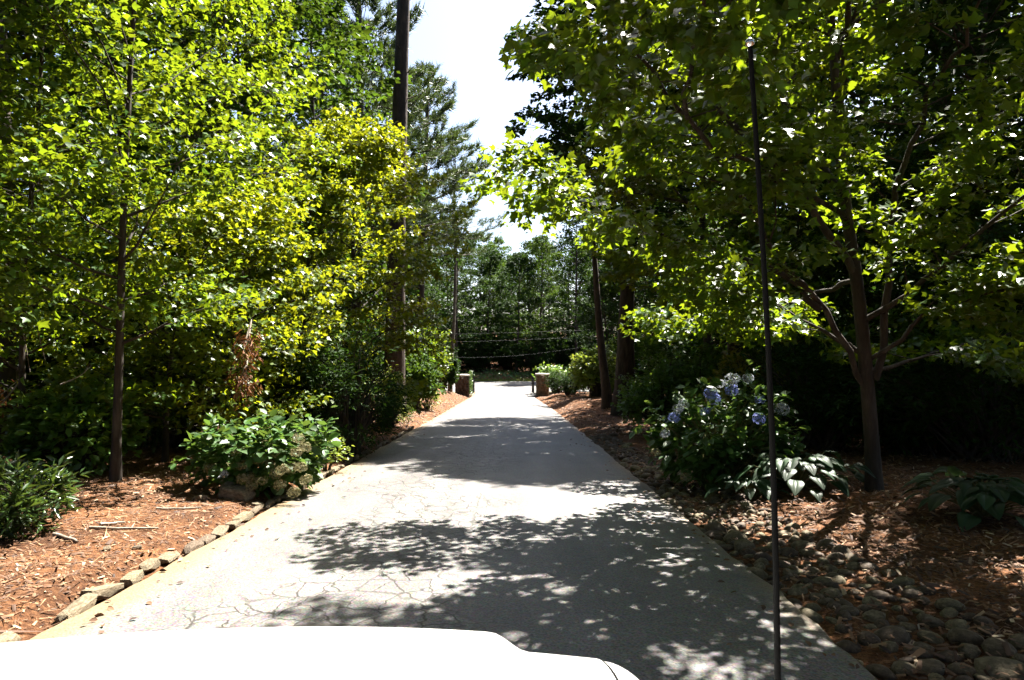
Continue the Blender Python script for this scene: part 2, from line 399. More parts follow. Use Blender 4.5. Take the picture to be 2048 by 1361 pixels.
def leaves_mesh(name, L, tmpl, mat):
    P, f, n, s = L
    if len(P) == 0: return None
    T, Fc = tmpl; x, f, n2 = frames(f, n)
    V = P[:, None] + s[:, None, None] * (T[None, :, 0, None] * x[:, None] + T[None, :, 1, None] * f[:, None] + T[None, :, 2, None] * n2[:, None])
    FF = Fc[None] + (np.arange(len(P)) * len(T))[:, None, None]
    return mk(name, V.reshape(-1, 3), [FF.reshape(-1, Fc.shape[1])], mat)


def leaf_objs(L, idx, tmpl, mat, parent, name='leaf', base=(0, 0, 0)):
    """single leaves as objects sharing one mesh"""
    P, f, n, s = L; me = mk(name, tmpl[0], [tmpl[1]], mat)
    x, f, n2 = frames(f, n)
    for i in idx:
        o = bpy.data.objects.new(name, me); COL.objects.link(o); o.parent = parent
        o.matrix_basis = Matrix(((*(x[i][:1] * s[i]), f[i][0] * s[i], n2[i][0] * s[i], P[i][0]), (x[i][1] * s[i], f[i][1] * s[i], n2[i][1] * s[i], P[i][1]), (x[i][2] * s[i], f[i][2] * s[i], n2[i][2] * s[i], P[i][2]), (0, 0, 0, 1)))


def foliage(rng, C, D, n, length, width, size, droop=.35, tilt=.45, thick=.07, var=.35):
    """sprays of leaves: centres C, directions D"""
    C = np.repeat(np.asarray(C, float), n, 0); D = nrm(np.repeat(np.asarray(D, float), n, 0)); m = len(C)
    lat = nrm(np.cross(D, UP) + 1e-6); sd_ = rng.choice([-1., 1.], m)[:, None]
    u = rng.random(m)[:, None]
    P = C + D * u * length + lat * sd_ * (rng.random(m)[:, None] ** .8) * width * (1.1 - .6 * u) + UP * rng.normal(0, thick, m)[:, None]
    f = D * .7 + lat * sd_ * .8 + rng.normal(0, .35, (m, 3)); f[:, 2] -= droop
    nn = UP + rng.normal(0, tilt, (m, 3))
    s = size * (1 + var * rng.uniform(-1, 1, m))
    return [P, f, nn, s]


def cat_L(*Ls): return [np.concatenate([l[i] for l in Ls]) for i in range(4)]


# ------------------------------------------------------------------ tree growth
def grow_limb(rng, acc, pts, r0, r1, nsec, Lsec, nspray, sprays, k=6, twk=3, s0=.22, updraft=.25, spread=(35, 75), mesh_tw=None):
    """one limb along pts, secondaries off it, spray seats along the secondaries"""
    n = len(pts); R = np.linspace(r0, r1, n); tube(acc, pts, R, k)
    T = nrm(np.gradient(pts, axis=0)); tw = mesh_tw or acc
    for j in range(nsec):
        s = s0 + (1 - s0) * (j + rng.random() * .8) / nsec; i = min(int(s * (n - 1)), n - 2); fr = s * (n - 1) - i
        p = pts[i] * (1 - fr) + pts[min(i + 1, n - 1)] * fr; t = T[i]
        a = math.radians(rng.uniform(*spread)) * (1 if j % 2 else -1)
        h = nrm(np.array([t[0], t[1], 0]) + 1e-6); lat = np.array([-h[1], h[0], 0])
        d = nrm(h * math.cos(a) + lat * math.sin(a) + UP * (updraft * rng.uniform(-.4, 1.2) + .5 * max(t[2], 0)))
        L = Lsec * rng.uniform(.6, 1.15) * (1.15 - .55 * s)
        q = [p]
        for m_ in range(3):
            d = nrm(d + rng.normal(0, .14, 3) + UP * (-.05)); q.append(q[-1] + d * L / 3)
        q = np.array(q); rr = max(R[i] * .45, .006); tube(tw, q, np.linspace(rr, rr * .3, 4), twk, False)
        for m_ in range(nspray):
            u = .25 + .75 * (m_ + rng.random()) / nspray; ii = min(int(u * 3), 2); ff = u * 3 - ii
            c = q[ii] * (1 - ff) + q[ii + 1] * ff; dd = nrm(q[ii + 1] - q[ii]); al = rng.uniform(-1.1, 1.1)
            la = nrm(np.cross(dd, UP)); sprays.append((c, nrm(dd * math.cos(al) + la * math.sin(al) + rng.normal(0, .12, 3))))
    sprays.append((pts[-1], T[-1]))


def trunk_path(rng, H, lean=(0, 0), wob=.12, n=14):
    t = np.linspace(0, 1, n); P = np.zeros((n, 3)); P[:, 2] = t * H
    ph = rng.uniform(0, 6, 4)
    P[:, 0] = lean[0] * t + wob * (np.sin(3.1 * t + ph[0]) - math.sin(ph[0])) + wob * .4 * (np.sin(8 * t + ph[1]) - math.sin(ph[1]))
    P[:, 1] = lean[1] * t + wob * (np.sin(2.7 * t + ph[2]) - math.sin(ph[2])) + wob * .4 * (np.sin(7 * t + ph[3]) - math.sin(ph[3]))
    P[0, 2] = -.25; return P


def flare(r0, r1, t): return r0 * (1 - t) ** .9 + r1 * t + r0 * .55 * np.exp(-t * 28)


def lerp_path(P, t):
    s = t * (len(P) - 1); i = min(int(s), len(P) - 2); return P[i] + (P[i + 1] - P[i]) * (s - i)


def deciduous(root, seed, H, cb, R, r0, nprim, nsec, nspray, nleaf, lsize, tmpl, leafm, barkm, lean=(0, 0), shape='oval', wob=.15, elev=(12, 55), Lsec=.45,
              spl=.5, spw=.26, droop=.35, thick=.05, side=None, tilt=.7, k=8, limbs=True, dead=0):
    rng = RNG(seed); TP = trunk_path(rng, H, lean, wob, 18); t = np.linspace(0, 1, 18)
    a = Acc(); tube(a, TP, flare(r0, .012, t), k); ob('trunk', a.mesh('trunk', barkm, True), root)
    br = Acc(); spr = []
    for i in range(nprim):
        q = (i + rng.random() * .7) / nprim; h = cb + (H - cb) * q * .97; tt = h / H; p = lerp_path(TP, tt)
        if shape == 'oval': pr = math.sin(math.pi * min(.22 + .78 * q, 1)) ** .7
        elif shape == 'cone': pr = (1 - q) ** .8 * .95 + .05
        else: pr = .75 + .25 * math.sin(math.pi * q) if q < .75 else .75 * (1 - q) / .25 + .15
        az = i * 2.39996 + rng.normal(0, .35); L = R * pr * rng.uniform(.75, 1.12)
        if side is not None: L *= 1 + side[1] * math.cos(az - side[0])
        e = math.radians(elev[0] + (elev[1] - elev[0]) * q + rng.normal(0, 7))
        d = np.array([math.cos(az) * math.cos(e), math.sin(az) * math.cos(e), math.sin(e)]); P = [p]
        for m_ in range(5):
            d = nrm(d + rng.normal(0, .1, 3) + UP * (.04 if m_ < 3 else -.08)); P.append(P[-1] + d * L / 5)
        rb = float(np.interp(tt, t, flare(r0, .012, t))) * .42
        grow_limb(rng, br, np.array(P), max(rb, .012), .006, nsec, L * Lsec + .25, nspray, spr, k=5)
    spr.append((TP[-1], UP))
    ob('branches', br.mesh('branches', barkm, True), root)
    C = np.array([s[0] for s in spr]); D = np.array([s[1] for s in spr])
    L = foliage(rng, C, D, nleaf, spl, spw, lsize, droop=droop, thick=thick, tilt=tilt)
    return L, TP


def pine(root, seed, H, cb, R, r0, lean=(0, 0), whorls=16, per=5, tuft=.3, density=7, barkm='bark_pine', wob=.1, stubs=0, top=1.0, k=10, wd=1.0):
    rng = RNG(seed); TP = trunk_path(rng, H, lean, wob, 20); t = np.linspace(0, 1, 20)
    a = Acc(); tube(a, TP, r0 * (1 - t * .70) + r0 * .3 * np.exp(-t * 28), k); ob('trunk', a.mesh('trunk', M[barkm], True), root)
    for i in range(stubs):
        h = rng.uniform(.3, cb / H); p = lerp_path(TP, h); az = rng.uniform(0, 6.28); d = nrm(np.array([math.cos(az), math.sin(az) * .5, rng.uniform(-.1, .5)]))
        s = Acc(); L = rng.uniform(.5, 1.1); q = np.array([p, p + d * L * .5 + UP * .04, p + d * L + UP * rng.uniform(-.1, .2)]); tube(s, q, [.035, .025, .01], 5); ob('dead_stub', s.mesh('dead_stub', M[barkm], True), root)
    br = Acc(); C = []; D = []
    for wv in range(whorls):
        q = (wv + rng.random() * .4) / whorls; h = cb + (H - cb) * q; p = lerp_path(TP, min(h / H, .995))
        az0 = rng.uniform(0, 6.28)
        for j in range(per):
            az = az0 + j * 6.283 / per + rng.normal(0, .25); L = R * ((1 - q) ** .75 * top + .08) * rng.uniform(.6, 1.15) * (.75 + .5 * math.sin(min(q * 5, 1.57)))
            e = math.radians(-4 + 38 * q + rng.normal(0, 8)); d = np.array([math.cos(az) * math.cos(e), math.sin(az) * math.cos(e), math.sin(e)]); P = [p]
            for m_ in range(4):
                d = nrm(d + rng.normal(0, .08, 3) + UP * .09); P.append(P[-1] + d * L / 4)
            P = np.array(P); tube(br, P, np.linspace(max(.02, r0 * .22 * (1 - q)), .008, 5), 4, False)
            nb = max(3, int(L * density))
            for b in range(nb):
                u = .3 + .7 * (b + rng.random()) / nb; c = lerp_path(P, min(u, .999)); T_ = nrm(P[-1] - P[0]); lat = nrm(np.cross(T_, UP)) * rng.choice([-1, 1])
                off = rng.random() ** .7 * L * .28 * (1.15 - u) + .05; c = c + lat * off + T_ * off * .6 + UP * rng.normal(.05, .05)
                C.append(c); D.append(nrm(T_ * .8 + lat * .5 + UP * rng.uniform(.2, .9)))
    ob('branches', br.mesh('branches', M[barkm], True), root)
    C = np.array(C); D = np.array(D); n = 22; m = len(C) * n
    f = np.repeat(D, n, 0) * .9 + rng.normal(0, .62, (m, 3)); f = nrm(f)
    P = np.repeat(C, n, 0) + np.repeat(D, n, 0) * rng.random((m, 1)) * tuft * .9 + rng.normal(0, .03, (m, 3))
    L = [P, f, nrm(rng.normal(0, 1, (m, 3))), tuft * rng.uniform(.7, 1.2, m)]
    T, Fc = NEEDLE; T = T * np.array([wd, 1, 1])
    tag(ob('crown', leaves_mesh('crown', L, (T, Fc), M['needle']), root), kind='stuff')
    return TP


def crown(root, L, tmpl, mat, name='crown'):
    return tag(ob(name, leaves_mesh(name, L, tmpl, mat), root), kind='stuff')


def shrub(root, seed, rx, ry, rz_, nst, nspray, nleaf, lsize, tmpl, mat, stemm=None, zc=.55, spl=.25, spw=.16, droop=.2, tilt=.6, name='foliage', shell=.55):
    """many-stemmed bush: stems from the base into a lumpy dome of sprays"""
    rng = RNG(seed); st = Acc(); C = []; D = []
    lob = rng.normal(0, 1, (6, 3)); lob = nrm(lob)
    for i in range(nst):
        az = rng.uniform(0, 6.283); e = math.asin(rng.uniform(-.62, 1.0)); d = np.array([math.cos(az) * math.cos(e), math.sin(az) * math.cos(e), math.sin(e)])
        bumpy = 1 + .22 * max(np.max(lob @ d) - .6, 0) * 2 - .12 + rng.normal(0, .06)
        end = np.array([d[0] * rx, d[1] * ry, rz_ * zc + d[2] * rz_ * (1 - zc)]) * bumpy; end[2] = max(end[2], .08)
        b = np.array([rng.normal(0, rx * .12), rng.normal(0, ry * .12), -.05]); mid = b * .4 + end * .55 + UP * rz_ * .12
        P = smooth_path([b, mid, end], 3); tube(st, P, np.linspace(.018, .004, len(P)) * max(rz_, .5) ** .5, 4, False)
        for j in range(nspray):
            u = shell + (1 - shell) * (j + rng.random()) / nspray; c = lerp_path(P, min(u, .999)); C.append(c + rng.normal(0, .09, 3) * np.array([rx, ry, rz_]) * .8)
            D.append(nrm(d + rng.normal(0, .5, 3) + UP * .25))
    ob('stems', st.mesh('stems', stemm or M['bark'], True), root)
    C = np.array(C); C[:, 2] = np.maximum(C[:, 2], .05)
    L = foliage(rng, C, np.array(D), nleaf, spl, spw, lsize, droop=droop, tilt=tilt, thick=.05)
    if mat is not None: crown(root, L, tmpl, mat, name)
    return L


# ------------------------------------------------------------------ the setting
def axis(parts):
    out = []
    for a, b, n in parts: out += list(np.linspace(a, b, n, endpoint=False))
    return np.array(out + [parts[-1][1]])


XS = axis([(-320, -60, 10), (-60, -14, 26), (-14, -5.5, 40), (-5.5, 5, 110), (5, 14, 44), (14, 60, 26), (60, 320, 10)])
YS = axis([(-60, -4, 18), (-4, 3, 24), (3, 14, 110), (14, 30, 70), (30, 68, 120), (68, 130, 32), (130, 420, 16)])
X, Y = np.meshgrid(XS, YS); nx, ny = len(XS), len(YS)
Z = gz(X, Y)
i = np.arange(ny - 1)[:, None] * nx; j = np.arange(nx - 1)[None]
Q = np.stack([i + j, i + j + 1, i + nx + j + 1, i + nx + j], -1).reshape(-1, 4)
ground = ob('ground', mk('ground', np.stack([X, Y, Z], -1).reshape(-1, 3), [Q], M['mulch'], True)); tag(ground, 'woodland ground of reddish pine straw mulch beside the driveway', kind='structure')


def strip(name, ys, l_, r_, zf, mat, label, nseg=6):
    ys = np.asarray(ys); u = np.linspace(0, 1, nseg + 1)
    xx = l_[:, None] * (1 - u) + r_[:, None] * u; yy = np.repeat(ys[:, None], nseg + 1, 1)
    V = np.stack([xx, yy, zf(xx, yy)], -1).reshape(-1, 3); n = len(ys); k = nseg + 1
    i = np.arange(n - 1)[:, None] * k; j = np.arange(nseg)[None]
    Q = np.stack([i + j, i + j + 1, i + k + j + 1, i + k + j], -1).reshape(-1, 4)
    return tag(ob(name, mk(name, V, [Q], mat, True)), label, kind='structure')


ry_ = np.linspace(-12, 56, 420)
jl = .035 * vnoise(ry_, ry_ * .3, 2.3, 1) + .02 * vnoise(ry_, ry_, 7., 2); jr = .03 * vnoise(ry_, ry_ * .4, 2.1, 5) + .02 * vnoise(ry_, ry_, 6., 7)
driveway = strip('driveway', ry_, cx(ry_) - hw(ry_) + jl, cx(ry_) + hw(ry_) + jr, lambda x, y: zr(y) + .03 * (1 - ((x - cx(y)) / hw(y)) ** 2) * (1 - sst(44, 52, y)), M['asphalt'], 'cracked asphalt driveway running between the trees to the gate', 16)
sy = np.linspace(54.5, 63.5, 14)
street = strip('street', sy, np.full(14, -90.), np.full(14, 90.), lambda x, y: zr(y) + .006, M['street'], 'asphalt street crossing beyond the gate', 60)

# chips and straw on the mulch, close to the camera
def scatter(n, xr, yr, seed, cond=None):
    rng = RNG(seed); y = yr[0] + (yr[1] - yr[0]) * rng.random(n) ** 1.5; x = rng.uniform(*xr, n)
    d = np.abs(x - cx(y)) - hw(y); k = d > rng.normal(.10, .06, n)
    if cond is not None: k &= cond(x, y, d)
    x, y = x[k], y[k]; return np.stack([x, y, gz(x, y)], -1), rng


CHIP = (np.array([(-.5, -.16, 0), (.5, -.12, .02), (.46, .14, .03), (-.48, .15, .01), (-.3, 0, .13), (.35, .0, .12)], float),
        np.array([(0, 1, 5), (0, 5, 4), (1, 2, 5), (2, 3, 4), (2, 4, 5), (3, 0, 4)]))


def chips(name, label, n, xr, yr, seed, size, tmpl, mat, up=.25, cond=None, lift=.01):
    P, rng = scatter(n, xr, yr, seed, cond); m = len(P); az = rng.uniform(0, 6.283, m)
    f = np.stack([np.cos(az), np.sin(az), rng.normal(0, up, m)], -1); nn = UP + rng.normal(0, .35, (m, 3))
    P[:, 2] += rng.random(m) * lift
    return tag(ob(name, leaves_mesh(name, [P, f, nn, size * rng.lognormal(0, .45, m)], tmpl, mat)), label, kind='stuff')


chips('wood_chips', 'loose bark chips and leaf scraps on the left mulch bed', 38000, (-11, -2.7), (3.2, 17), 11, .032, CHIP, M['chips'])
chips('pine_straw', 'fallen pine straw on the left mulch bed', 26000, (-11, -2.7), (3.2, 20), 12, .11, (NEEDLE[0] * np.array([1.1, 1, 1]), NEEDLE[1]), M['litter'], up=.15)
chips('leaf_litter', 'brown leaf litter and bark under the right maple', 30000, (1.95, 11), (2.6, 15), 13, .042, CHIP, M['chips'], cond=lambda x, y, d: d > .12, lift=.05)
chips('fallen_straw', 'fallen pine straw around the hostas on the right', 16000, (2.4, 11), (2.6, 15), 14, .11, (NEEDLE[0] * np.array([1.1, 1, 1]), NEEDLE[1]), M['litter'], up=.15, cond=lambda x, y, d: d > .75)
chips('bank_litter', 'dry bark and straw on the bank by the left gate pillar', 9000, (-9, -2.5), (20, 50), 15, .075, CHIP, M['chips'])
chips('mound_litter', 'dry bark and straw on the mound by the right gate pillar', 7000, (1.7, 8), (18, 50), 16, .07, CHIP, M['chips'])

rg_ = RNG(17); m = 420; y = 3 + 40 * rg_.random(m) ** 1.8; sd2 = rg_.choice([-1, 1], m); x = cx(y) + sd2 * (hw(y) - np.abs(rg_.normal(0, .35, m)) - .02); az = rg_.uniform(0, 6.28, m)
P = np.stack([x, y, zr(y) + .012 + .03 * (1 - ((x - cx(y)) / hw(y)) ** 2)], -1)
tag(ob('fallen_leaves', leaves_mesh('fallen_leaves', [P, np.stack([np.cos(az), np.sin(az), rg_.normal(0, .1, m)], -1), UP + rg_.normal(0, .3, (m, 3)), rg_.uniform(.03, .07, m)], OVAL, M['chips'])), 'dry leaf scraps along both edges of the driveway', kind='stuff')

# ------------------------------------------------------------------ stones
def stone_mesh(name, seed, mat, boxy=False):
    rng = RNG(seed); import bmesh
    bm = bmesh.new(); bmesh.ops.create_icosphere(bm, subdivisions=2, radius=.5)
    ax = nrm(rng.normal(0, 1, (7, 3))); off = rng.uniform(.40, .6, 7) if boxy else rng.uniform(.30, .44, 7)
    for v in bm.verts:
        c = np.array(v.co)
        if boxy:
            c = np.sign(c) * np.abs(c * 2) ** .33 * .5
        for a, o in zip(ax, off):
            s = c @ a - o
            if s > 0: c = c - a * s * (.9 if boxy else .6)
        c += rng.normal(0, .012, 3); v.co = c
    me = bpy.data.meshes.new(name); bm.to_mesh(me); bm.free()
    if not boxy: me.polygons.foreach_set('use_smooth', np.ones(len(me.polygons), bool))
    me.materials.append(mat); return me


river = [stone_mesh('stone', 100 + k, M['stone']) for k in range(7)]
slab = [stone_mesh('stone', 200 + k, M['edge_stone'], True) for k in range(6)]

swale = thing('stone_swale', 'bed of rounded river stones along the right edge of the driveway', 'stones', (2.5, 6, float(gz(2.5, 6))))
rng = RNG(5); placed = []
for t_ in range(5200):
    if len(placed) >= 560: break
    y = 2.9 + 15 * rng.random() ** 1.6; wdt = 1.05 - .35 * sst(8, 14, y); x = cx(y) + hw(y) + rng.uniform(.02, wdt)
    s = float(np.clip(rng.lognormal(math.log(.135), .36), .06, .23))
    if any((x - a) ** 2 + (y - b) ** 2 < (.40 * (s + c)) ** 2 for a, b, c in placed): continue
    placed.append((x, y, s))
placed.sort(key=lambda q: -q[2] / math.hypot(q[0], q[1]))
far = Acc()
for k, (x, y, s) in enumerate(placed):
    z = float(gz(x, y)) + s * .02; sc = s * np.array([rng.uniform(.9, 1.35), rng.uniform(.8, 1.1), rng.uniform(.5, .75)])
    e = (rng.normal(0, .25), rng.normal(0, .25), rng.uniform(0, 6.28))
    if k < 300:
        o = bpy.data.objects.new('stone', river[k % 7]); COL.objects.link(o); o.parent = swale
        o.location = Vector((x, y, z)) - swale.location; o.rotation_euler = e; o.scale = sc
    else:
        me = river[k % 7]; co = np.empty(len(me.vertices) * 3); me.vertices.foreach_get('co', co); co = co.reshape(-1, 3) * sc
        c_, s_ = math.cos(e[2]), math.sin(e[2]); co = co @ np.array([[c_, s_, 0], [-s_, c_, 0], [0, 0, 1]]) + np.array([x, y, z]) - np.array(swale.location)
        far.add(co, np.array([p.vertices[:] for p in me.polygons]))
tag(ob('small_stones', far.mesh('small_stones', M['stone'], True), swale), kind='stuff')

edging = thing('stone_edging', 'row of rough pale edging stones along the left edge of the driveway', 'edging', (-2.95, 6, float(gz(-2.95, 6))))
y = 3.2; k = 0
while y < 21:
    L = rng.uniform(.14, .38); x = cx(y) - hw(y) - .09 + rng.normal(0, .025)
    if rng.random() < (.9 if y < 9 else .7):
        hh = rng.uniform(.045, .085); o = bpy.data.objects.new('stone', slab[k % 6]); COL.objects.link(o); o.parent = edging; k += 1
        o.location = Vector((x, y + L / 2, float(zr(y + L / 2)) + hh * .12)) - edging.location; o.scale = (rng.uniform(.08, .14), L * .98, hh * 1.2)
        o.rotation_euler = (rng.normal(0, .06), rng.normal(0, .1), rng.normal(0, .1))
    y += L + rng.uniform(.0, .10)

rocks = [(-3.42, 8.45, .42, 'large pale weathered rock beside the faded hydrangea'), (-3.08, 8.25, .2, 'small pale rock at the driveway edge below the faded hydrangea'), (-3.75, 8.2, .17, 'small pale rock left of the large weathered rock'),
         (-3.3, 6.0, .08, 'small white stone on the mulch near the kerb'), (-3.5, 5.9, .08, 'dark little stone with a pale top beside the white stone on mulch'), (-4.55, 6.4, .09, 'white stone on the left mulch below the laurel')]
for k, (x, y, s, lb) in enumerate(rocks):
    me = stone_mesh('rock', 300 + k, M['edge_stone'], True)
    o = ob('rock', me, None, (x, y, float(gz(x, y)) + s * .12)); o.scale = (s, s * .8, s * .5); o.rotation_euler = (.1, .15, k * 1.3); tag(o, lb, 'rock')

# sticks on the mulch
sticks = [((-3.75, 6.6), .6, .22, .016, 'longest pale stick lying on the left mulch near the kerb'), ((-4.05, 6.2), .36, -.45, .02, 'short thick stick lying left of the longest pale stick'),
          ((-3.95, 6.75), .22, .85, .014, 'stubby stick propped beside the longest pale stick'), ((-5.0, 5.0), .5, .25, .012, 'thin reddish stick at the lower left of the mulch'),
          ((-4.3, 5.6), .35, -.2, .010, 'thin curved twig on the mulch near the small white stone'), ((-5.9, 7.4), .4, .1, .012, 'grey twig on the mulch in front of the slender maple'),
          ((4.2, 5.2), .55, -.45, .011, 'pale twig on the leaf litter below the right maple'), ((3.5, 4.2), .6, -.5, .010, 'long thin twig across the stones at lower right'), ((-3.7, 7.6), .45, .35, .013, 'pale twig below the large weathered rock')]
for k, ((x, y), L, a, r, lb) in enumerate(sticks):
    rg = RNG(400 + k); t = np.linspace(-.5, .5, 6); P = np.stack([np.cos(a) * t * L + rg.normal(0, .008, 6), np.sin(a) * t * L + rg.normal(0, .008, 6), .02 + rg.normal(0, .004, 6)], -1)
    z0 = float(gz(x, y)); P[:, 2] += gz(P[:, 0] + x, P[:, 1] + y) - z0; A = Acc(); tube(A, P, np.linspace(r, r * .6, 6), 6)
    tube(A, np.array([P[3], P[3] + np.array([-np.sin(a), np.cos(a), .25]) * L * .16]), [r * .5, r * .25], 4)
    o = tag(ob('stick', A.mesh('stick', M['twig'], True), None, (x, y, z0)), lb, 'stick')

# ------------------------------------------------------------------ gate
def pillar(p, Z, wd, ht, label, seed):
    x = px(p, Z); z0 = float(gz(x, Z)) - .15; root = thing('gate_pillar', label, 'pillar', (x, Z, z0)); rng = RNG(seed)
    a = Acc(); box(a, (0, 0, ht / 2), (wd / 2 - .05, wd / 2 - .05, ht / 2)); ob('core', a.mesh('core', M['mortar']), root)
    z = 0.0; st = Acc()
    while z < ht - .04:
        h = min(rng.uniform(.10, .19), ht - z)
        for face in range(4):
            u = -wd / 2
            while u < wd / 2 - .02:
                L = min(rng.uniform(.18, .42), wd / 2 - u)
                c, s = math.cos(face * math.pi / 2), math.sin(face * math.pi / 2); Rm = np.array([[c, -s, 0], [s, c, 0], [0, 0, 1]])
                box(st, Rm @ np.array([u + L / 2, -wd / 2 + .045 + rng.uniform(-.02, .012), z + h / 2]), (L / 2 - .008, .05, h / 2 - .007), Rm, rng.uniform(.94, 1))
                u += L
        z += h
    tag(ob('stonework', st.mesh('stonework', M['pillar']), root), kind='stuff')
    c = Acc(); box(c, (0, 0, ht + .05), (wd / 2 + .07, wd / 2 + .07, .05), None, .97); ob('cap', c.mesh('cap', M['cap']), root)
    return root, z0


pl, zl = pillar(925, 50, .98, 1.55, 'stone gate pillar left of the driveway with ivy on its inner face', 1)
pr, zrr = pillar(1085, 51, .92, 1.72, 'stone gate pillar right of the driveway with a pale cap', 2)
rng = RNG(8); m = 420; P = np.stack([np.full(m, .52) + rng.random(m) * .16, rng.uniform(-.5, .5, m), rng.uniform(.25, 1.95, m) ** 1.0], -1)
iv = tag(ob('ivy', leaves_mesh('ivy', [P, rng.normal(0, 1, (m, 3)) - UP * .5, np.array([1., -.4, .5]) + rng.normal(0, .5, (m, 3)), np.full(m, .13)], SIMPLE, M['ivy']), None, pl.location), 'ivy climbing the inner face of the left gate pillar', 'ivy')


def gate(x, Z, dirx, diry, label, L=2.0, Hh=1.35):
    z0 = float(zr(Z)) + .05; root = thing('iron_gate', label, 'gate', (x, Z, z0)); d = np.array([dirx, diry, 0]) / math.hypot(dirx, diry)
    A = Acc()
    for s in (.0, L): tube(A, [d * s, d * s + UP * Hh], [.02, .02], 6)
    for h in (.12, Hh * .82): tube(A, [UP * h, d * L + UP * h], [.013, .013], 5)
    ob('frame', A.mesh('frame', M['iron']), root)
    bar = Acc(); tube(bar, [UP * .12, UP * (Hh - .08), UP * Hh], [.011, .011, .004], 5); bm_ = bar.mesh('bar', M['iron'])
    for k in range(1, 14): ob('bar', bm_, root, d * L * k / 14)
    return root


gate(px(943, 50.3), 50.3, .05, 1, 'black iron gate leaf swung open at the left pillar')
gate(px(1068, 51.2), 51.2, -.05, 1, 'black iron gate leaf swung open at the right pillar')

# ------------------------------------------------------------------ power lines beyond the street
for k, (p0, q0, p1, q1, sag, lb) in enumerate([(880, 683, 1100, 676, .15, 'upper thin power line sagging across the dark woods beyond the gate'), (890, 701, 1110, 690, 1.1, 'lowest and slackest power line across the dark woods beyond the gate'),
                                               (880, 668, 1100, 662, .1, 'topmost faint power line across the dark woods beyond the gate')]):
    Zw = 57; a = np.array([px(p0, Zw), Zw, pz(q0, Zw)]); b = np.array([px(p1, Zw), Zw, pz(q1, Zw)]); d = b - a
    a, b = a - d * 1.2, b + d * 1.2; t = np.linspace(0, 1, 41); P = a + (b - a) * t[:, None]
    P[:, 2] -= sag * (np.cos((t - .5) * 3.4 * 1.88) * .5 + .2) * (1 if sag > .5 else 1)
    A = Acc(); tube(A, P, np.full(41, .007), 5); tag(ob('power_line', A.mesh('power_line', M['wire'], True)), lb, 'power line', 'power lines')

# ------------------------------------------------------------------ the car
car = thing('car', 'white car in the foreground with its bonnet and aerial in view', 'car', (-.48, 0, float(zr(1.2)) + .0), math.radians(5))
cz = -car.location.z
HWD = .93


def hood_z(u, y):
    """height above the road datum (camera at 1.6): u from car centre"""
    au = np.abs(u)
    base = 1.012 + .03 * (1 - sst(.5, 1.35, y)) - .045 * (au / .9) ** 2
    dome = .04 * (1 - sst(.555, .635, au))
    yf = 1.50 - .07 * (au / .9) ** 2.2
    fr = np.clip((y - (yf - .30)) / .55, 0, 1.4)
    return base + dome * (1 - .3 * fr) - .42 * fr ** 2.4


def patch(u0, u1, y0, y1, nu, nv, zoff=0.0):
    u = np.linspace(u0, u1, nu); v = np.linspace(0, 1, nv); U, W = np.meshgrid(u, v); yend = y1 - .20 * (np.abs(U) / .9) ** 2.2
    Yy = y0 + (yend - y0) * W; Zz = hood_z(U, Yy) + zoff
    i = np.arange(nv - 1)[:, None] * nu; j = np.arange(nu - 1)[None]
    return np.stack([U, Yy, Zz + cz], -1).reshape(-1, 3), np.stack([i + j, i + j + 1, i + nu + j + 1, i + nu + j], -1).reshape(-1, 4)


A = Acc(); A.add(*patch(-.775, .775, .42, 1.78, 90, 40)); ob('hood', A.mesh('hood', M['white_paint'], True), car)
for s in (-1, 1):
    A = Acc(); nu, nv = 26, 40; u = np.linspace(0, 1, nu); W = np.linspace(0, 1, nv); U, Wm = np.meshgrid(u, W)
    xo = .783 + .165 * np.sin(U * math.pi / 2) ; yend = 1.78 - .20 * (.783 / .9) ** 2.2 - .12 * U; Yy = .35 + (yend - .35) * Wm
    Zz = hood_z(np.full_like(U, .783), Yy) - .004 - .36 * (1 - np.cos(U * math.pi / 2)) - .02 * U
    V = np.stack([s * xo, Yy, Zz + cz], -1).reshape(-1, 3); i = np.arange(nv - 1)[:, None] * nu; j = np.arange(nu - 1)[None]
    A.add(V, np.stack([i + j, i + j + 1, i + nu + j + 1, i + nu + j], -1).reshape(-1, 4))
    ob('fender', A.mesh('fender', M['white_paint'], True), car)
    A = Acc(); ys_ = np.linspace(.42, 1.58, 30); tube(A, np.stack([np.full(30, s * .779), ys_, hood_z(np.full(30, .779), ys_) - .006 + cz], -1), np.full(30, .0048), 6); ob('shut_line', A.mesh('shut_line', M['black_plastic']), car)
    A = Acc(); P = np.array([[s * .70, y_, .36 + cz] for y_ in (0,)]); th = np.linspace(0, 2 * math.pi, 25)
    ring = np.stack([np.zeros(25), np.cos(th) * .28, np.sin(th) * .28], -1) + np.array([s * .80, 1.0, .36 + cz + 0.0]); tube(A, ring, np.full(25, .085), 10, False); wh = ob('wheel', A.mesh('wheel', M['rubber'], True), car)
    A = Acc(); tube(A, [[s * .76, 1.0, .36 + cz], [s * .84, 1.0, .36 + cz]], [.21, .19], 20); ob('rim', A.mesh('rim', M['chrome'], True), wh)
    A = Acc(); box(A, (s * .62, 1.70, .66 + cz), (.18, .07, .09), None, .8); ob('headlight', A.mesh('headlight', M['lens']), car)
A = Acc(); box(A, (0, 1.72, .48 + cz), (.84, .12, .16), None, .92); ob('bumper', A.mesh('bumper', M['white_paint']), car)
A = Acc(); box(A, (0, 1.70, .68 + cz), (.40, .06, .08)); ob('grille', A.mesh('grille', M['black_plastic']), car)
A = Acc(); box(A, (0, .38, .93 + cz), (.80, .05, .03)); ob('cowl', A.mesh('cowl', M['black_plastic']), car)
A = Acc(); b0 = np.array([.925, .862, 1.0 + cz - .12]); b1 = np.array([.862, .812, 1.985 + cz])
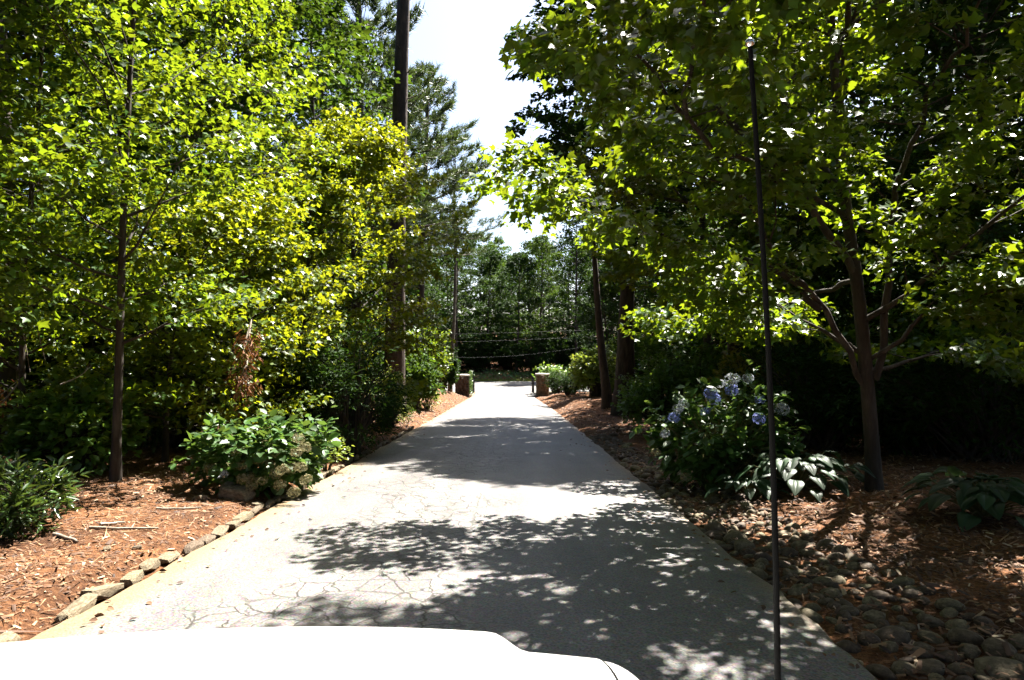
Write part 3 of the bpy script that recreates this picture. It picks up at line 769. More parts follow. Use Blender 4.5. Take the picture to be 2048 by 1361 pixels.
t = np.linspace(0, 1, 12)[:, None]; P = b0 * (1 - t) + b1 * t + np.array([.012, 0, 0]) * np.sin(t * 3.14); tube(A, P, np.linspace(.0050, .0032, 12), 8); aer = ob('aerial', A.mesh('aerial', M['black_plastic'], True), car)
A = Acc(); tube(A, [b1 - UP * .006, b1 - UP * .002, b1 + UP * .002, b1 + UP * .006], [.002, .0065, .0065, .002], 8); ob('tip', A.mesh('tip', M['chrome'], True), aer)

# ================================================================== TREES
def W3(p, q, Z): return np.array([px(p, Z), Z, pz(q, Z)])


def limb_tree(name, label, base, trunk, r0, r1, limbs, seed, lsize, mat, nleaf, barkm, nsec=9, Lsec=1.3, nspray=6, single=300, tmpl=MAPLE, extra=None, spl=.45, spw=.3):
    """tree whose trunk and limbs follow given points"""
    root = thing(name, label, 'tree', base); rng = RNG(seed); o = np.array(base)
    TP = smooth_path(np.array(trunk) - o, 5); n = len(TP); t = np.linspace(0, 1, n)
    A = Acc(); tube(A, TP, r0 * (1 - t) + r1 * t + r0 * .5 * np.exp(-t * 22), 12); ob('trunk', A.mesh('trunk', barkm, True), root)
    spr = []; tw = Acc()
    for pts, ra, rb, kw in limbs:
        b = Acc(); P = smooth_path(np.array(pts) - o, 4); P[1:-1] += rng.normal(0, .03, (len(P) - 2, 3))
        grow_limb(rng, b, P, ra, rb, kw.get('nsec', nsec), kw.get('Lsec', Lsec), kw.get('nspray', nspray), spr, k=8, mesh_tw=tw, s0=kw.get('s0', .25), updraft=kw.get('up', .2))
        ob('branch', b.mesh('branch', barkm, True), root)
    tag(ob('twigs', tw.mesh('twigs', barkm, True), root), kind='stuff')
    L = foliage(rng, [s[0] for s in spr], [s[1] for s in spr], nleaf, spl, spw, lsize, droop=.4, thick=.06, tilt=.65)
    Pw = L[0] + o; dist = np.linalg.norm(Pw - np.array([0, 0, CAMH]), axis=1)
    keep = dist > 2.6; L = [a[keep] for a in L]; Pw = Pw[keep]; dist = dist[keep]
    inv = (np.abs(Pw[:, 0] / Pw[:, 1].clip(.1)) < .76) & (np.abs((Pw[:, 2] - CAMH) / Pw[:, 1].clip(.1)) < .5) & (Pw[:, 1] > .5)
    order = np.argsort(-(L[3] / dist) * inv)[:single]
    leaf_objs(L, order, tmpl, mat, root)
    rest = np.ones(len(dist), bool); rest[order] = False
    crown(root, [a[rest] for a in L], MAPLE5, mat)
    return root, L


# --- right maple arching over the driveway
b = G(1750, 8.7)
ZS = .925
def W1(p, q, Z): return W3(p, q, Z * ZS)


R1_trunk = [np.array(b) - [0, 0, .2], W1(1742, 860, 9.4), W1(1718, 600, 9.2), W1(1690, 400, 9.0), W1(1672, 180, 8.9), W1(1655, -60, 8.9), W1(1640, -330, 9.0)]
R1_limbs = [([W1(1735, 780, 9.35), W1(1650, 625, 9.0), W1(1560, 520, 8.3), W1(1440, 330, 7.2), W1(1310, 150, 6.2), W1(1215, 40, 5.4)], .042, .010, dict(nsec=15, Lsec=1.25)),
            ([W1(1640, 620, 8.9), W1(1540, 540, 8.8), W1(1400, 500, 8.8), W1(1230, 440, 8.9), W1(1140, 388, 9.0), W1(1050, 355, 9.1)], .045, .008, dict(nsec=15, Lsec=1.0)),
            ([W1(1715, 560, 9.2), W1(1600, 380, 8.6), W1(1430, 210, 8.2), W1(1450, 160, 8.3), W1(1400, 90, 8.4)], .05, .012, dict(nsec=14, Lsec=1.5)),
            ([W1(1750, 760, 9.3), W1(1775, 500, 9.0), W1(1800, 330, 8.3), W1(1880, 160, 7.2), W1(1960, 0, 6.2)], .05, .012, dict(nsec=13, Lsec=1.2)),
            ([W1(1730, 640, 9.2), W1(1850, 560, 8.6), W1(2000, 420, 7.6), W1(2180, 330, 6.8)], .04, .010, dict(nsec=12, Lsec=1.3)),
            ([W1(1690, 400, 9.0), W1(1560, 200, 9.6), W1(1560, 80, 10.2), W1(1540, -60, 10.5)], .05, .012, dict(nsec=14, Lsec=1.7)),
            ([W1(1680, 250, 8.9), W1(1700, 60, 8.0), W1(1720, -250, 6.8), W1(1760, -600, 5.8)], .045, .012, dict(nsec=13, Lsec=1.7)),
            ([W1(1690, 430, 9.0), W1(1500, 330, 8.2), W1(1380, 230, 6.6), W1(1400, 60, 5.2), W1(1420, -90, 4.7)], .035, .010, dict(nsec=13, Lsec=1.0)),
            ([W1(1655, 0, 8.9), W1(1800, -250, 8.5), W1(2050, -500, 8.2)], .04, .012, dict(nsec=11, Lsec=1.7)),
            ([W1(1715, 560, 9.3), W1(1600, 600, 10.2), W1(1480, 640, 11.2), W1(1330, 640, 12.0)], .035, .008, dict(nsec=10, Lsec=1.2)),
            ([W1(1738, 720, 9.3), W1(1850, 640, 8.8), W1(1980, 590, 8.2), W1(2160, 540, 7.8)], .03, .008, dict(nsec=12, Lsec=1.1)),
            ([W1(1738, 740, 9.3), W1(1830, 720, 10), W1(1930, 690, 10.8), W1(2060, 660, 11.4)], .03, .008, dict(nsec=11, Lsec=1.2)),
            ([W1(1735, 720, 9.3), W1(1620, 650, 9.5), W1(1490, 590, 9.7), W1(1380, 560, 9.9)], .03, .008, dict(nsec=12, Lsec=1.0)),
            ([W1(1675, 120, 8.9), (3.9, 7.6, 5.7), (3.1, 6.7, 6.1), (2.4, 5.9, 6.4)], .03, .008, dict(nsec=13, Lsec=1.15)),
            ([W1(1650, -60, 8.9), (4.0, 7.9, 7.2), (3.5, 7.2, 8.2), (2.9, 6.6, 8.9)], .035, .010, dict(nsec=12, Lsec=1.5)),
            ([W1(1655, 0, 8.9), (4.6, 7.7, 6.9), (5.1, 7.0, 7.9), (5.6, 6.2, 8.8)], .035, .010, dict(nsec=12, Lsec=1.6)),
            ([W1(1655, 20, 8.9), (4.7, 8.8, 7.4), (5.3, 9.4, 8.6), (5.9, 10.0, 9.6)], .035, .010, dict(nsec=12, Lsec=1.6)),
            ([W1(1665, 80, 8.9), (5.0, 8.0, 6.2), (6.1, 7.6, 7.0), (7.3, 7.0, 7.6)], .035, .010, dict(nsec=12, Lsec=1.6)),
            ([W1(1650, -100, 8.9), W1(1560, -420, 9.4), W1(1480, -800, 9.8)], .04, .01, dict(nsec=11, Lsec=1.7))]
limb_tree('maple_tree', 'large maple right of the driveway with limbs arching over the road', b, R1_trunk, .098, .03, R1_limbs, 21, .10, M['maple'], 26, M['bark'], nsec=12, nspray=6)

# --- left slender maple
b = G(230, 9.0); r = thing('maple_tree', 'slender maple with a thin straight trunk on the left mulch bed', 'tree', b)
L, TP = deciduous(r, 31, 8.6, 1.7, 2.4, .06, 32, 6, 4, 19, .086, MAPLE, M['maple'], M['bark'], lean=(.15, .1), shape='oval', elev=(8, 50), Lsec=.42, wob=.05)
Pw = L[0] + np.array(b); dist = np.linalg.norm(Pw, axis=1); inv = (np.abs(Pw[:, 0] / Pw[:, 1]) < .75) & (np.abs((Pw[:, 2] - CAMH) / Pw[:, 1]) < .5)
od = np.argsort(-(L[3] / dist) * inv)[:250]; leaf_objs(L, od, MAPLE, M['maple'], r); rest = np.ones(len(dist), bool); rest[od] = False
crown(r, [a[rest] for a in L], MAPLE5, M['maple'])

# --- left bright maple nearer the road
b = G(685, 17.2); r = thing('maple_tree', 'bright yellow green maple spreading low on the left in front of the tall pine', 'tree', b)
L, TP = deciduous(r, 32, 7.6, .9, 3.0, .10, 36, 7, 4, 22, .105, MAPLE5, M['maple_y'], M['bark'], lean=(.5, 0), shape='oval', elev=(5, 48), Lsec=.42, wob=.08)
crown(r, L, MAPLE5, M['maple_y'])

# --- other near trees on the left
for (p, Zd, seed, H, cb, R, r0, lab, mt, n) in [
        (45, 9.4, 33, 8.5, .8, 2.2, .045, 'leaning maple sapling at the left edge with pale dead twigs', 'maple', 0),
        (420, 15.5, 34, 11, 1.0, 3.0, .11, 'leafy tree behind the slender maple and left of the bright maple', 'maple', 3),
        (470, 12.0, 38, 4.5, .4, 1.7, .045, 'low maple sapling between the dark rhododendron and the faded hydrangea', 'maple_y', -2),
        (-10, 11.8, 39, 5.0, .4, 1.7, .05, 'low leafy sapling in the left corner of the woods', 'maple', -3),
        (330, 11.2, 36, 4.2, .4, 1.7, .05, 'low leafy maple sapling right of the slender maple trunk', 'maple_y', -3),
        (575, 14.6, 37, 5.5, .6, 2.0, .06, 'low bright maple sapling behind the faded hydrangea', 'maple_y', 0),
        (-330, 6.6, 35, 7.5, 2.0, 2.3, .09, 'maple reaching in from beyond the left edge of the view', 'maple', 2)]:
    b = G(p, Zd); r = thing('maple_tree', lab, 'tree', b)
    L, TP = deciduous(r, seed, H, cb, R, r0, 28, 6, 4, n + 12, .095, MAPLE5, M[mt], M['bark'], lean=(.3, .2), elev=(8, 50), wob=.12)
    crown(r, L, MAPLE5, M[mt])

# --- right dark trees
b = G(1246, 26.0); r = thing('oak_tree', 'tall dark tree with a thick black trunk right of the driveway', 'tree', b)
L, TP = deciduous(r, 41, 19, 7.6, 4.3, .34, 46, 8, 6, 15, .20, SIMPLE, M['dark_leaf'], M['bark'], lean=(-.3, -2.6), elev=(5, 55), wob=.12, side=(math.pi + .5, .1))
crown(r, L, SIMPLE, M['dark_leaf'])
b = G(1217, 28.5); r = thing('tree', 'brown leaning trunk on the mound right beside the thick dark trunk', 'tree', b)
L, TP = deciduous(r, 42, 12, 7.5, 1.5, .20, 14, 6, 5, 9, .19, SIMPLE, M['dark_leaf'], M['bark_pine'], lean=(-1.2, .2), wob=.08)
crown(r, L, SIMPLE, M['dark_leaf'])
b = G(1268, 25.5); r = thing('tree', 'thin dark sapling close against the right side of the thick trunk', 'tree', b)
L, TP = deciduous(r, 43, 8, 4.5, 1.0, .07, 16, 5, 4, 8, .16, SIMPLE, M['wood_leaf'], M['bark'], wob=.1)
crown(r, L, SIMPLE, M['wood_leaf'])
b = G(1420, 18.5); r = thing('tree', 'young crooked tree behind the blue hydrangea', 'tree', b)
L, TP = deciduous(r, 44, 14, 2.3, 3.9, .13, 42, 8, 5, 14, .16, MAPLE5, M['maple_y'], M['bark'], lean=(-.3, 0), wob=.2)
crown(r, L, MAPLE5, M['maple_y'])
b = G(1890, 13.5); r = thing('tree', 'dark slim tree in the shade right of the arching maple', 'tree', b)
L, TP = deciduous(r, 45, 9, 2.0, 2.8, .10, 24, 7, 5, 9, .14, SIMPLE, M['dark_leaf'], M['bark'], lean=(.2, 0), wob=.15)
crown(r, L, SIMPLE, M['dark_leaf'])
b = G(1560, 16); r = thing('tree', 'small bright leaved tree seen between the aerial and the maple trunk', 'tree', b)
L, TP = deciduous(r, 46, 7, 1.5, 2.4, .08, 22, 7, 5, 9, .14, MAPLE5, M['maple'], M['bark'], lean=(.2, 0), wob=.15)
crown(r, L, MAPLE5, M['maple'])

for (p, Zd, seed, H, cb, R, lab, mt) in [(2040, 12.4, 47, 5.5, .5, 2.0, 'low shaded sapling at the right edge behind the broad hosta', 'wood_leaf'), (1730, 14.2, 48, 5.0, .5, 1.8, 'low shaded sapling deep behind the arching maple trunk', 'wood_leaf'),
                                          (1860, 13.2, 49, 6.0, .6, 1.9, 'slim shaded sapling between the arching maple and the right edge', 'maple')]:
    b = G(p, Zd); r = thing('sapling', lab, 'tree', b)
    L, TP = deciduous(r, seed, H, cb, R, .04, 26, 6, 4, 14, .10, MAPLE5, M[mt], M['bark'], lean=(.2, .1), wob=.1); crown(r, L, MAPLE5, M[mt])
# --- pines
b = G(787, 26); r = thing('pine_tree', 'tall bare pine trunk with broken stubs rising past the top of the view', 'tree', b)
pine(r, 51, 27, 17.5, 4.0, .40, lean=(.5, 0), whorls=12, per=5, stubs=9, wob=.1, k=14)
b = G(838, 46); r = thing('pine_tree', 'bushy pine standing against the white sky right of the tall bare trunk', 'tree', b)
pine(r, 52, 21.5, 9.5, 4.1, .30, lean=(.6, 0), whorls=12, per=6, tuft=.42, density=7, wob=.1, wd=1.7)
b = G(900, 47.5); r = thing('pine_tree', 'thin spindly pine behind the left gate pillar', 'tree', b)
pine(r, 53, 15.8, 9.5, 3.6, .15, lean=(.35, 0), whorls=7, per=4, tuft=.36, density=4, barkm='bark_pale', wob=.12, wd=1.4)
b = G(715, 36); r = thing('pine_tree', 'broad pine rising behind the bright maple left of the tall bare trunk', 'tree', b)
pine(r, 54, 24, 6.5, 5.0, .36, lean=(.3, 0), whorls=18, per=6, tuft=.42, density=8, wob=.1, wd=1.7)

# --- woodland trees shared between copies
protos = []
for k, (H, cb, R, r0, mt) in enumerate([(17, 3.5, 3.8, .20, 'wood_leaf'), (20, 5.0, 4.2, .24, 'wood_leaf'), (14, 2.2, 3.4, .15, 'dark_leaf'), (18, 4.0, 4.0, .21, 'dark_leaf')]):
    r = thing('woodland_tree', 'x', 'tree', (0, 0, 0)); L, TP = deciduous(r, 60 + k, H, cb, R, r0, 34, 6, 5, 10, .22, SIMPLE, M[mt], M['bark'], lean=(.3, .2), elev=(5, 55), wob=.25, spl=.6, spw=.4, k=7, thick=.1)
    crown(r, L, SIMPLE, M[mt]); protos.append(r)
r = thing('woodland_tree', 'x', 'tree', (0, 0, 0)); L, TP = deciduous(r, 66, 22, 9.5, 5.4, .26, 40, 7, 5, 12, .24, SIMPLE, M['dark_leaf'], M['bark'], lean=(.3, .2), elev=(2, 50), wob=.25, spl=.7, spw=.5, k=7, thick=.1)  # high-crowned tree for the added sky-blocking canopy around the car
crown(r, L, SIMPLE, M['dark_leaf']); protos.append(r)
used = set(); rng = RNG(77)


def wood(x, y, k, label, sc=1.0):
    z = float(gz(x, y)); rz = rng.uniform(0, 6.28); s = (sc * rng.uniform(.92, 1.08), sc * rng.uniform(.92, 1.08), sc * rng.uniform(.93, 1.07))
    if k not in used:
        used.add(k); r = protos[k]; r.location = (x, y, z); r.rotation_euler = (0, 0, rz); r.scale = s; tag(r, label, 'tree', 'woodland trees')
    else: dup(protos[k], (x, y, z), rz, s, label, 'tree', 'woodland trees')


LBL = 'tall leafy woodland tree in the shade behind the left roadside trees'
for (x, y, k) in [(-9.5, 16, 0), (-12.5, 12.5, 2), (-14, 18, 1), (-10.5, 22, 3), (-8.2, 27, 0), (-15, 26, 2), (-12, 31, 1), (-9.5, 35, 2), (-18, 21, 0), (-21, 28, 3), (-16, 36, 0), (-11, 43, 1), (-17, 46, 2), (-23, 38, 1), (-13.5, 7, 3), (-19, 13, 1), (-8.5, 47, 2), (-10, 1.5, 1), (-8.5, -6, 0), (-3.5, -13, 3), (-15, -2, 1), (-4.6, -5.5, 1), (-9.3, 6, 1), (-8.8, 11.8, 1), (-7.8, 19.5, 1)]:  # those beside and behind the camera are added to block sky light
    wood(x, y, k, LBL)
LBL = 'tall leafy woodland tree in the deep shade behind the arching maple'
for (x, y, k) in [(12.5, 15, 2), (15, 21, 3), (10.5, 24, 0), (18, 16, 1), (13, 30, 2), (9.5, 33, 3), (18, 28, 0), (22, 22, 3), (11.5, 38, 1), (17, 37, 2), (23, 34, 1), (10, 45, 2), (15.5, 46, 0), (14.5, 10, 3), (20, 9, 0), (8.2, 40, 2), (7.0, 21.5, 3)]:
    wood(x, y, k, LBL)
for (x, y, k) in [(9.6, 19.5, 0), (11, 2.5, 1), (8.5, -6, 3), (2.5, -14, 1), (15, -3, 0), (4.6, -5, 1)]: wood(x, y, k, LBL)  # those beside and behind the car are added to block sky light
for (x, y) in [(-6.8, -1.0), (-7.2, 5.2), (-5.2, -8), (6.9, -1.5), (5.4, -9)]: wood(x, y, 4, 'tall unseen canopy tree added around the car, its crown blocking sky light')  # added out of frame; crowns cut the sky light on the road
wood(8.6, 12.4, 3, 'slim dark tree added right behind the broad hosta clump to shade the verge', .62)  # added to throw shade over the right verge
wood(5.4, 42.5, 2, 'small roadside tree beyond the brown leaning trunk, nearest the right gate pillar', .58)
wood(5.2, 37, 2, 'small roadside tree just behind the brown leaning trunk', .52)
LBL = 'far woodland tree beyond the street at the end of the driveway'
for (x, y, k, s) in [(-14, 70, 0, 1), (-9, 73, 2, 1), (-5.5, 68, 3, .85), (-2.5, 74, 2, .95), (.5, 70, 2, .9), (3.2, 72, 0, .8), (6.5, 69, 3, .95), (10.5, 72, 1, 1), (15, 70, 0, 1), (-19, 74, 1, 1), (20, 74, 3, 1), (-7, 82, 0, .85), (-1, 84, 2, 1.0), (4.5, 83, 3, .85), (12, 84, 1, 1), (-14, 86, 3, 1), (-24, 68, 2, 1), (25, 70, 2, 1), (0, 94, 0, .85), (8, 96, 3, 1), (-9, 96, 1, .9), (19, 90, 1, 1), (-22, 92, 1, 1), (30, 84, 0, 1), (-31, 82, 3, 1), (-4, 78, 0, .9), (2, 79, 3, .85), (7.5, 77, 2, 1), (-11.5, 78, 1, 1), (-2, 102, 1, .9), (5, 104, 0, 1), (13, 103, 3, 1), (-15, 104, 0, 1), (14.5, 79, 0, 1)]:
    wood(x, y, k, LBL, s)

# --- the mass of woods behind everything
rng = RNG(90); acc_P = []
for (x0, y0, x1, y1, n, hh) in [(-120, 112, 120, 112, 9000, 15), (-42, 112, -42, -45, 6000, 17), (42, 112, 42, -45, 6000, 17), (-42, -45, 42, -45, 3500, 17)]:  # side walls added to block light from the horizon
    t = rng.random(n); x = x0 + (x1 - x0) * t + rng.normal(0, 2.5, n); y = y0 + (y1 - y0) * t + rng.normal(0, 2.5, n)
    top = hh * (.75 + .22 * vnoise(x, y, .25, 2) + .06 * vnoise(x, y, 1.1, 5)); acc_P.append(np.stack([x, y, gz(x, y) + top * rng.random(n) ** .8], -1))
P = np.concatenate(acc_P); m = len(P)
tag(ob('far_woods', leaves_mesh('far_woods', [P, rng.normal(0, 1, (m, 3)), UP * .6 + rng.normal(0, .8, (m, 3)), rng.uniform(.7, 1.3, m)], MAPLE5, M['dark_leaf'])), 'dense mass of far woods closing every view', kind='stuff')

# ================================================================== SHRUBS AND PLANTS
def bush(name, label, p, Zd, seed, rx, ry, rz_, nst, nsp, nl, ls, tmpl, mat, cat='shrub', **kw):
    b = G(p, Zd); r = thing(name, label, cat, b); shrub(r, seed, rx, ry, rz_, nst, nsp, nl, ls, tmpl, M[mat], **kw); return r


bush('laurel_shrub', 'low glossy laurel at the left edge of the mulch bed', 30, 6.5, 71, .5, .5, .55, 60, 4, 9, .105, NARROW, 'gloss_leaf', spl=.08, spw=.06, droop=-.1)
bush('rhododendron', 'dark rhododendron behind the slender maple trunk', 350, 12.8, 72, 1.5, 1.1, 2.0, 120, 6, 10, .15, NARROW, 'gloss_leaf', droop=.1)
bush('bush', 'bright green broad leaved bush left of the slender maple trunk', 150, 9.7, 73, .85, .7, 1.25, 80, 5, 9, .12, OVAL, 'bush_leaf')
bush('evergreen_bush', 'big dark evergreen bush at the left driveway edge', 695, 13.4, 74, 1.05, 1.1, 2.3, 110, 6, 12, .10, NARROW, 'dark_leaf', zc=.45)
bush('evergreen_bush', 'dark evergreen bush behind the faded hydrangea', 600, 14, 75, 1.3, 1.1, 2.0, 90, 6, 10, .11, NARROW, 'dark_leaf')
bush('shrub', 'lime green feathery shrub on the left bank by the dark bush', 778, 19.8, 76, .62, .6, 1.5, 60, 5, 9, .10, NARROW, 'lime_leaf')
bush('shrub', 'leafy shrub on the left bank below the tall pine', 820, 29, 77, 1.3, 1.2, 2.3, 90, 6, 9, .15, OVAL, 'wood_leaf')
bush('shrub', 'dark rounded shrub beside the left gate pillar', 872, 44, 78, 1.5, 1.4, 2.2, 80, 6, 9, .17, OVAL, 'dark_leaf')
bush('shrub', 'tall loose shrub with bright tips on the left bank', 838, 36, 79, 1.5, 1.4, 3.6, 100, 6, 9, .17, OVAL, 'maple')
bush('shrub', 'conical dark shrub behind the left gate pillar', 880, 52.5, 80, 1.3, 1.3, 4.2, 100, 6, 9, .16, NARROW, 'dark_leaf')
bush('young_shrub', 'small lime seedling shrub alone on the left bank', 855, 29.5, 81, .45, .4, .75, 30, 4, 7, .10, NARROW, 'lime_leaf')
bush('young_shrub', 'tiny dark tuft on the left bank below the lime seedling', 808, 24.5, 82, .22, .2, .26, 22, 3, 7, .07, NARROW, 'wood_leaf')
bush('young_shrub', 'little yellow green tuft at the foot of the dark bush', 793, 21.5, 83, .3, .25, .42, 24, 3, 7, .08, NARROW, 'lime_leaf')
bush('sprout', 'pale leafy sprout in front of the big dark evergreen bush', 652, 11.2, 84, .18, .16, .55, 12, 4, 6, .07, OVAL, 'lime_leaf')
bush('shrub', 'lime shrub rising behind the right gate pillar', 1112, 53, 85, 1.6, 1.3, 2.2, 80, 6, 9, .17, OVAL, 'bush_leaf')
bush('shrub', 'dark rounded bush right of the right gate pillar', 1140, 44, 86, 1.35, 1.2, 1.7, 90, 6, 10, .14, NARROW, 'dark_leaf')
bush('shrub', 'bright green bush behind the brown leaning trunk', 1195, 34, 87, 1.35, 1.1, 2.4, 90, 6, 9, .16, OVAL, 'lime_leaf')
bush('shrub', 'speckled olive shrub left of the blue hydrangea', 1330, 17.5, 88, 1.2, 1.0, 1.9, 100, 6, 10, .10, OVAL, 'bush_leaf')
bush('shrub', 'golden yellow shrub behind the top of the blue hydrangea', 1500, 14.8, 89, .85, .7, 1.75, 70, 5, 9, .10, OVAL, 'gold_leaf', shell=.7)
bush('shrub', 'olive shrub between the golden shrub and the crooked young tree', 1410, 17, 90, .95, .8, 1.9, 80, 6, 9, .10, OVAL, 'bush_leaf')
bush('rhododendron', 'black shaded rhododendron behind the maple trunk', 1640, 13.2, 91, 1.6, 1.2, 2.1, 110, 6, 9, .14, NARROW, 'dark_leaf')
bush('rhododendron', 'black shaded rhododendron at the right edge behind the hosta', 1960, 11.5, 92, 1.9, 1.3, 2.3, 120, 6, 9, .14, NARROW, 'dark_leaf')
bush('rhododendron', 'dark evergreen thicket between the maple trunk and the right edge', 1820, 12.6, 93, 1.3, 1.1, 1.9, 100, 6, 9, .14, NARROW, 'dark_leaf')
# understory thickets closing the woods, shared mesh
und = []
for k in range(2):
    r = thing('thicket', 'x', 'shrub'); shrub(r, 120 + k, 2.0, 1.7, 3.2, 110, 6, 9, .18, OVAL, M['wood_leaf' if k else 'dark_leaf'], name='foliage'); und.append(r)
first = set()


def thick(x, y, k, lab, grp, s=1.0):
    z = float(gz(x, y)) - .05; rz = rng.uniform(0, 6.28)
    if k not in first:
        first.add(k); r = und[k]; r.location = (x, y, z); r.rotation_euler = (0, 0, rz); r.scale = (s, s, s); tag(r, lab, 'shrub', grp)
    else: dup(und[k], (x, y, z), rz, s, lab, 'shrub', grp)


for i_, (x, y) in enumerate([(-8.6, 15.6), (-11, 14.5), (-13.5, 15), (-7.0, 21), (-9.2, 19.5), (-12, 20), (-6.9, 26), (-9.5, 25.5), (-7.6, 32), (-10.5, 30), (-8.2, 38), (-6.5, 43.5), (-11, 38), (-9, 44), (-9, 49), (-15, 23), (-17, 30), (-14, 9.5)]):
    thick(x, y, i_ % 2, 'shaded understory thicket under the left woodland trees', 'understory thickets on the left')
for i_, (x, y) in enumerate([(8.4, 19), (10.5, 17.5), (13, 18), (7.6, 24), (9.8, 22), (12.5, 23), (7.4, 30), (9.6, 28.5), (7.0, 36), (9.4, 35), (6.6, 47), (8.6, 44), (12, 34), (15, 25), (12.5, 12.8), (16, 14), (11, 49)]):
    thick(x, y, (i_ + 1) % 2, 'shaded understory thicket under the right woodland trees', 'understory thickets on the right')
for i_, x in enumerate([-26, -21, -16.5, -12.5, -9, -6, -3.2, -.4, 2.4, 5.2, 8.2, 11.6, 15.5, 20, 25]):
    thick(x, 71.5 + 2.2 * math.sin(i_ * 2.1), 0, 'dark thicket along the far side of the street', 'thickets beyond the street', 1.15)

for i_, x in enumerate([-18, -13, -8.5, -4.5, -1, 3, 7, 11, 16]):
    thick(x, 80 + 2 * math.sin(i_ * 1.7), i_ % 2, 'dark thicket along the far side of the street', 'thickets beyond the street', 1.4)
# ground cover bank beyond the street
rng = RNG(140); m = 9000; x = rng.uniform(-22, 22, m); y = 64 + 6.5 * rng.random(m) ** .8
lump = .25 + .35 * np.clip(vnoise(x, y, .8, 4), 0, 1) + .5 * np.clip(vnoise(x, y, .35, 9), 0, 1) * sst(65, 67.5, y)
P = np.stack([x, y, gz(x, y) + rng.random(m) * lump * sst(63.6, 66, y)], -1)
tag(ob('ground_cover', leaves_mesh('ground_cover', [P, rng.normal(0, 1, (m, 3)), UP + rng.normal(0, .5, (m, 3)) - np.array([0, .4, 0]), rng.uniform(.12, .24, m)], SIMPLE, M['ivy'])), 'ivy and weeds covering the bank beyond the street', kind='stuff')
m = 9000; x = rng.uniform(-16, 16, m); y = 63.55 + 1.4 * rng.random(m); P = np.stack([x, y, gz(x, y)], -1)
tag(ob('grass', leaves_mesh('grass', [P, UP + rng.normal(0, .4, (m, 3)), rng.normal(0, 1, (m, 3)), rng.uniform(.15, .3, m)], (NEEDLE[0] * np.array([1.6, 1, 1]), NEEDLE[1]), M['lime_leaf'])), 'strip of grass along the far edge of the street', kind='stuff')

# ------------------------------------------------------------------ hydrangeas
def flower_mesh(name, seed, mat):
    rng = RNG(seed); n = 150; v = nrm(rng.normal(0, 1, (n, 3))); v = v[v[:, 2] > -.75]; n = len(v)
    A = []
    t1 = nrm(np.cross(v, rng.normal(0, 1, (n, 3)))); t2 = np.cross(v, t1); P = []; Ff = []
    r = 1 + rng.normal(0, .06, n); rr = .20
    for q in range(n):
        c = v[q] * r[q]; b_ = len(P) * 1
        for a_, b2 in ((t1[q], t2[q]), (t2[q], -t1[q]), (-t1[q], -t2[q]), (-t2[q], t1[q])):
            k = len(P); P += [c * .96, c + (a_ * .75 + b2 * .45) * rr, c + (a_ + b2) * rr * .75 + v[q] * .02, c + (a_ * .45 + b2 * .75) * rr]
            Ff.append((k, k + 1, k + 2, k + 3))
    P = np.array(P); P[:, 2] *= .85
    return mk(name, P, [np.array(Ff)], mat)


FLM = {k: flower_mesh('flower_head', 500 + i_, M[k]) for i_, k in enumerate(('blue', 'paleblue', 'faded'))}


def hydrangea(label, p, Zd, seed, rx, ry, rz_, flowers, nst=70, nsp=3, nl=8, ls=.14):
    b = G(p, Zd); r = thing('hydrangea', label, 'hydrangea', b)
    L = shrub(r, seed, rx, ry, rz_, nst, nsp, nl, ls, OVAL, None, M['stem'], spl=.2, spw=.15, droop=.3, tilt=.45)
    Pw = L[0] + np.array(b); dist = np.linalg.norm(Pw - np.array([0, 0, CAMH]), axis=1); facing = (L[0] @ np.array([-b[0], -b[1], 1.2 * b[1]])) / b[1]
    od = np.argsort(-(facing + .15 * L[3] / .14))[:300]; leaf_objs(L, od, OVAL, M['hyd_leaf'], r); rest = np.ones(len(dist), bool); rest[od] = False
    crown(r, [a[rest] for a in L], OVAL, M['hyd_leaf'], 'foliage')
    rng = RNG(seed + 1)
    for (fp, fq, dz, rad, kind) in flowers:
        Zf = Zd + dz; w_ = W3(fp, fq, Zf) - np.array(b); o = ob('flower_head', FLM[kind], r, w_); s = rad * rng.uniform(.9, 1.1); o.scale = (s, s, s); o.rotation_euler = rng.uniform(-.4, .4, 3)
    return r


hydrangea('blue flowering hydrangea beside the driveway on the right', 1445, 9.9, 150, 1.05, .8, 1.4,
          [(1422, 788, -.35, .10, 'blue'), (1430, 800, -.45, .085, 'blue'), (1464, 760, -.1, .11, 'paleblue'), (1463, 781, -.35, .09, 'blue'), (1496, 757, -.1, .075, 'paleblue'), (1410, 823, -.5, .075, 'blue'), (1348, 836, -.4, .085, 'blue'),
           (1368, 808, -.15, .085, 'paleblue'), (1356, 818, -.2, .07, 'paleblue'), (1440, 768, .1, .07, 'paleblue'), (1518, 838, -.6, .085, 'blue'), (1520, 800, -.3, .08, 'blue'), (1562, 818, -.2, .11, 'paleblue'), (1330, 868, -.3, .07, 'paleblue'), (1372, 955, -.7, .07, 'faded'), (1312, 905, -.45, .06, 'faded')], nst=95)
fl = []
rg = RNG(160)
for (fp, fq, kd) in [(484, 930, 'faded'), (497, 955, 'faded'), (478, 905, 'faded'), (523, 962, 'faded'), (551, 947, 'faded'), (565, 940, 'faded'), (556, 908, 'faded'), (520, 920, 'faded'), (586, 936, 'faded'), (560, 970, 'faded'), (503, 972, 'faded'), (592, 905, 'faded'), (602, 935, 'faded'), (420, 940, 'faded'), (445, 948, 'paleblue'), (588, 985, 'faded'), (535, 890, 'faded'), (610, 895, 'faded'), (484, 958, 'faded'), (540, 930, 'faded'), (612, 960, 'faded'), (597, 878, 'faded')]:
    fl.append((fp, fq, -.52 - .28 * (fq - 880) / 100 + rg.normal(0, .05), .075, kd))
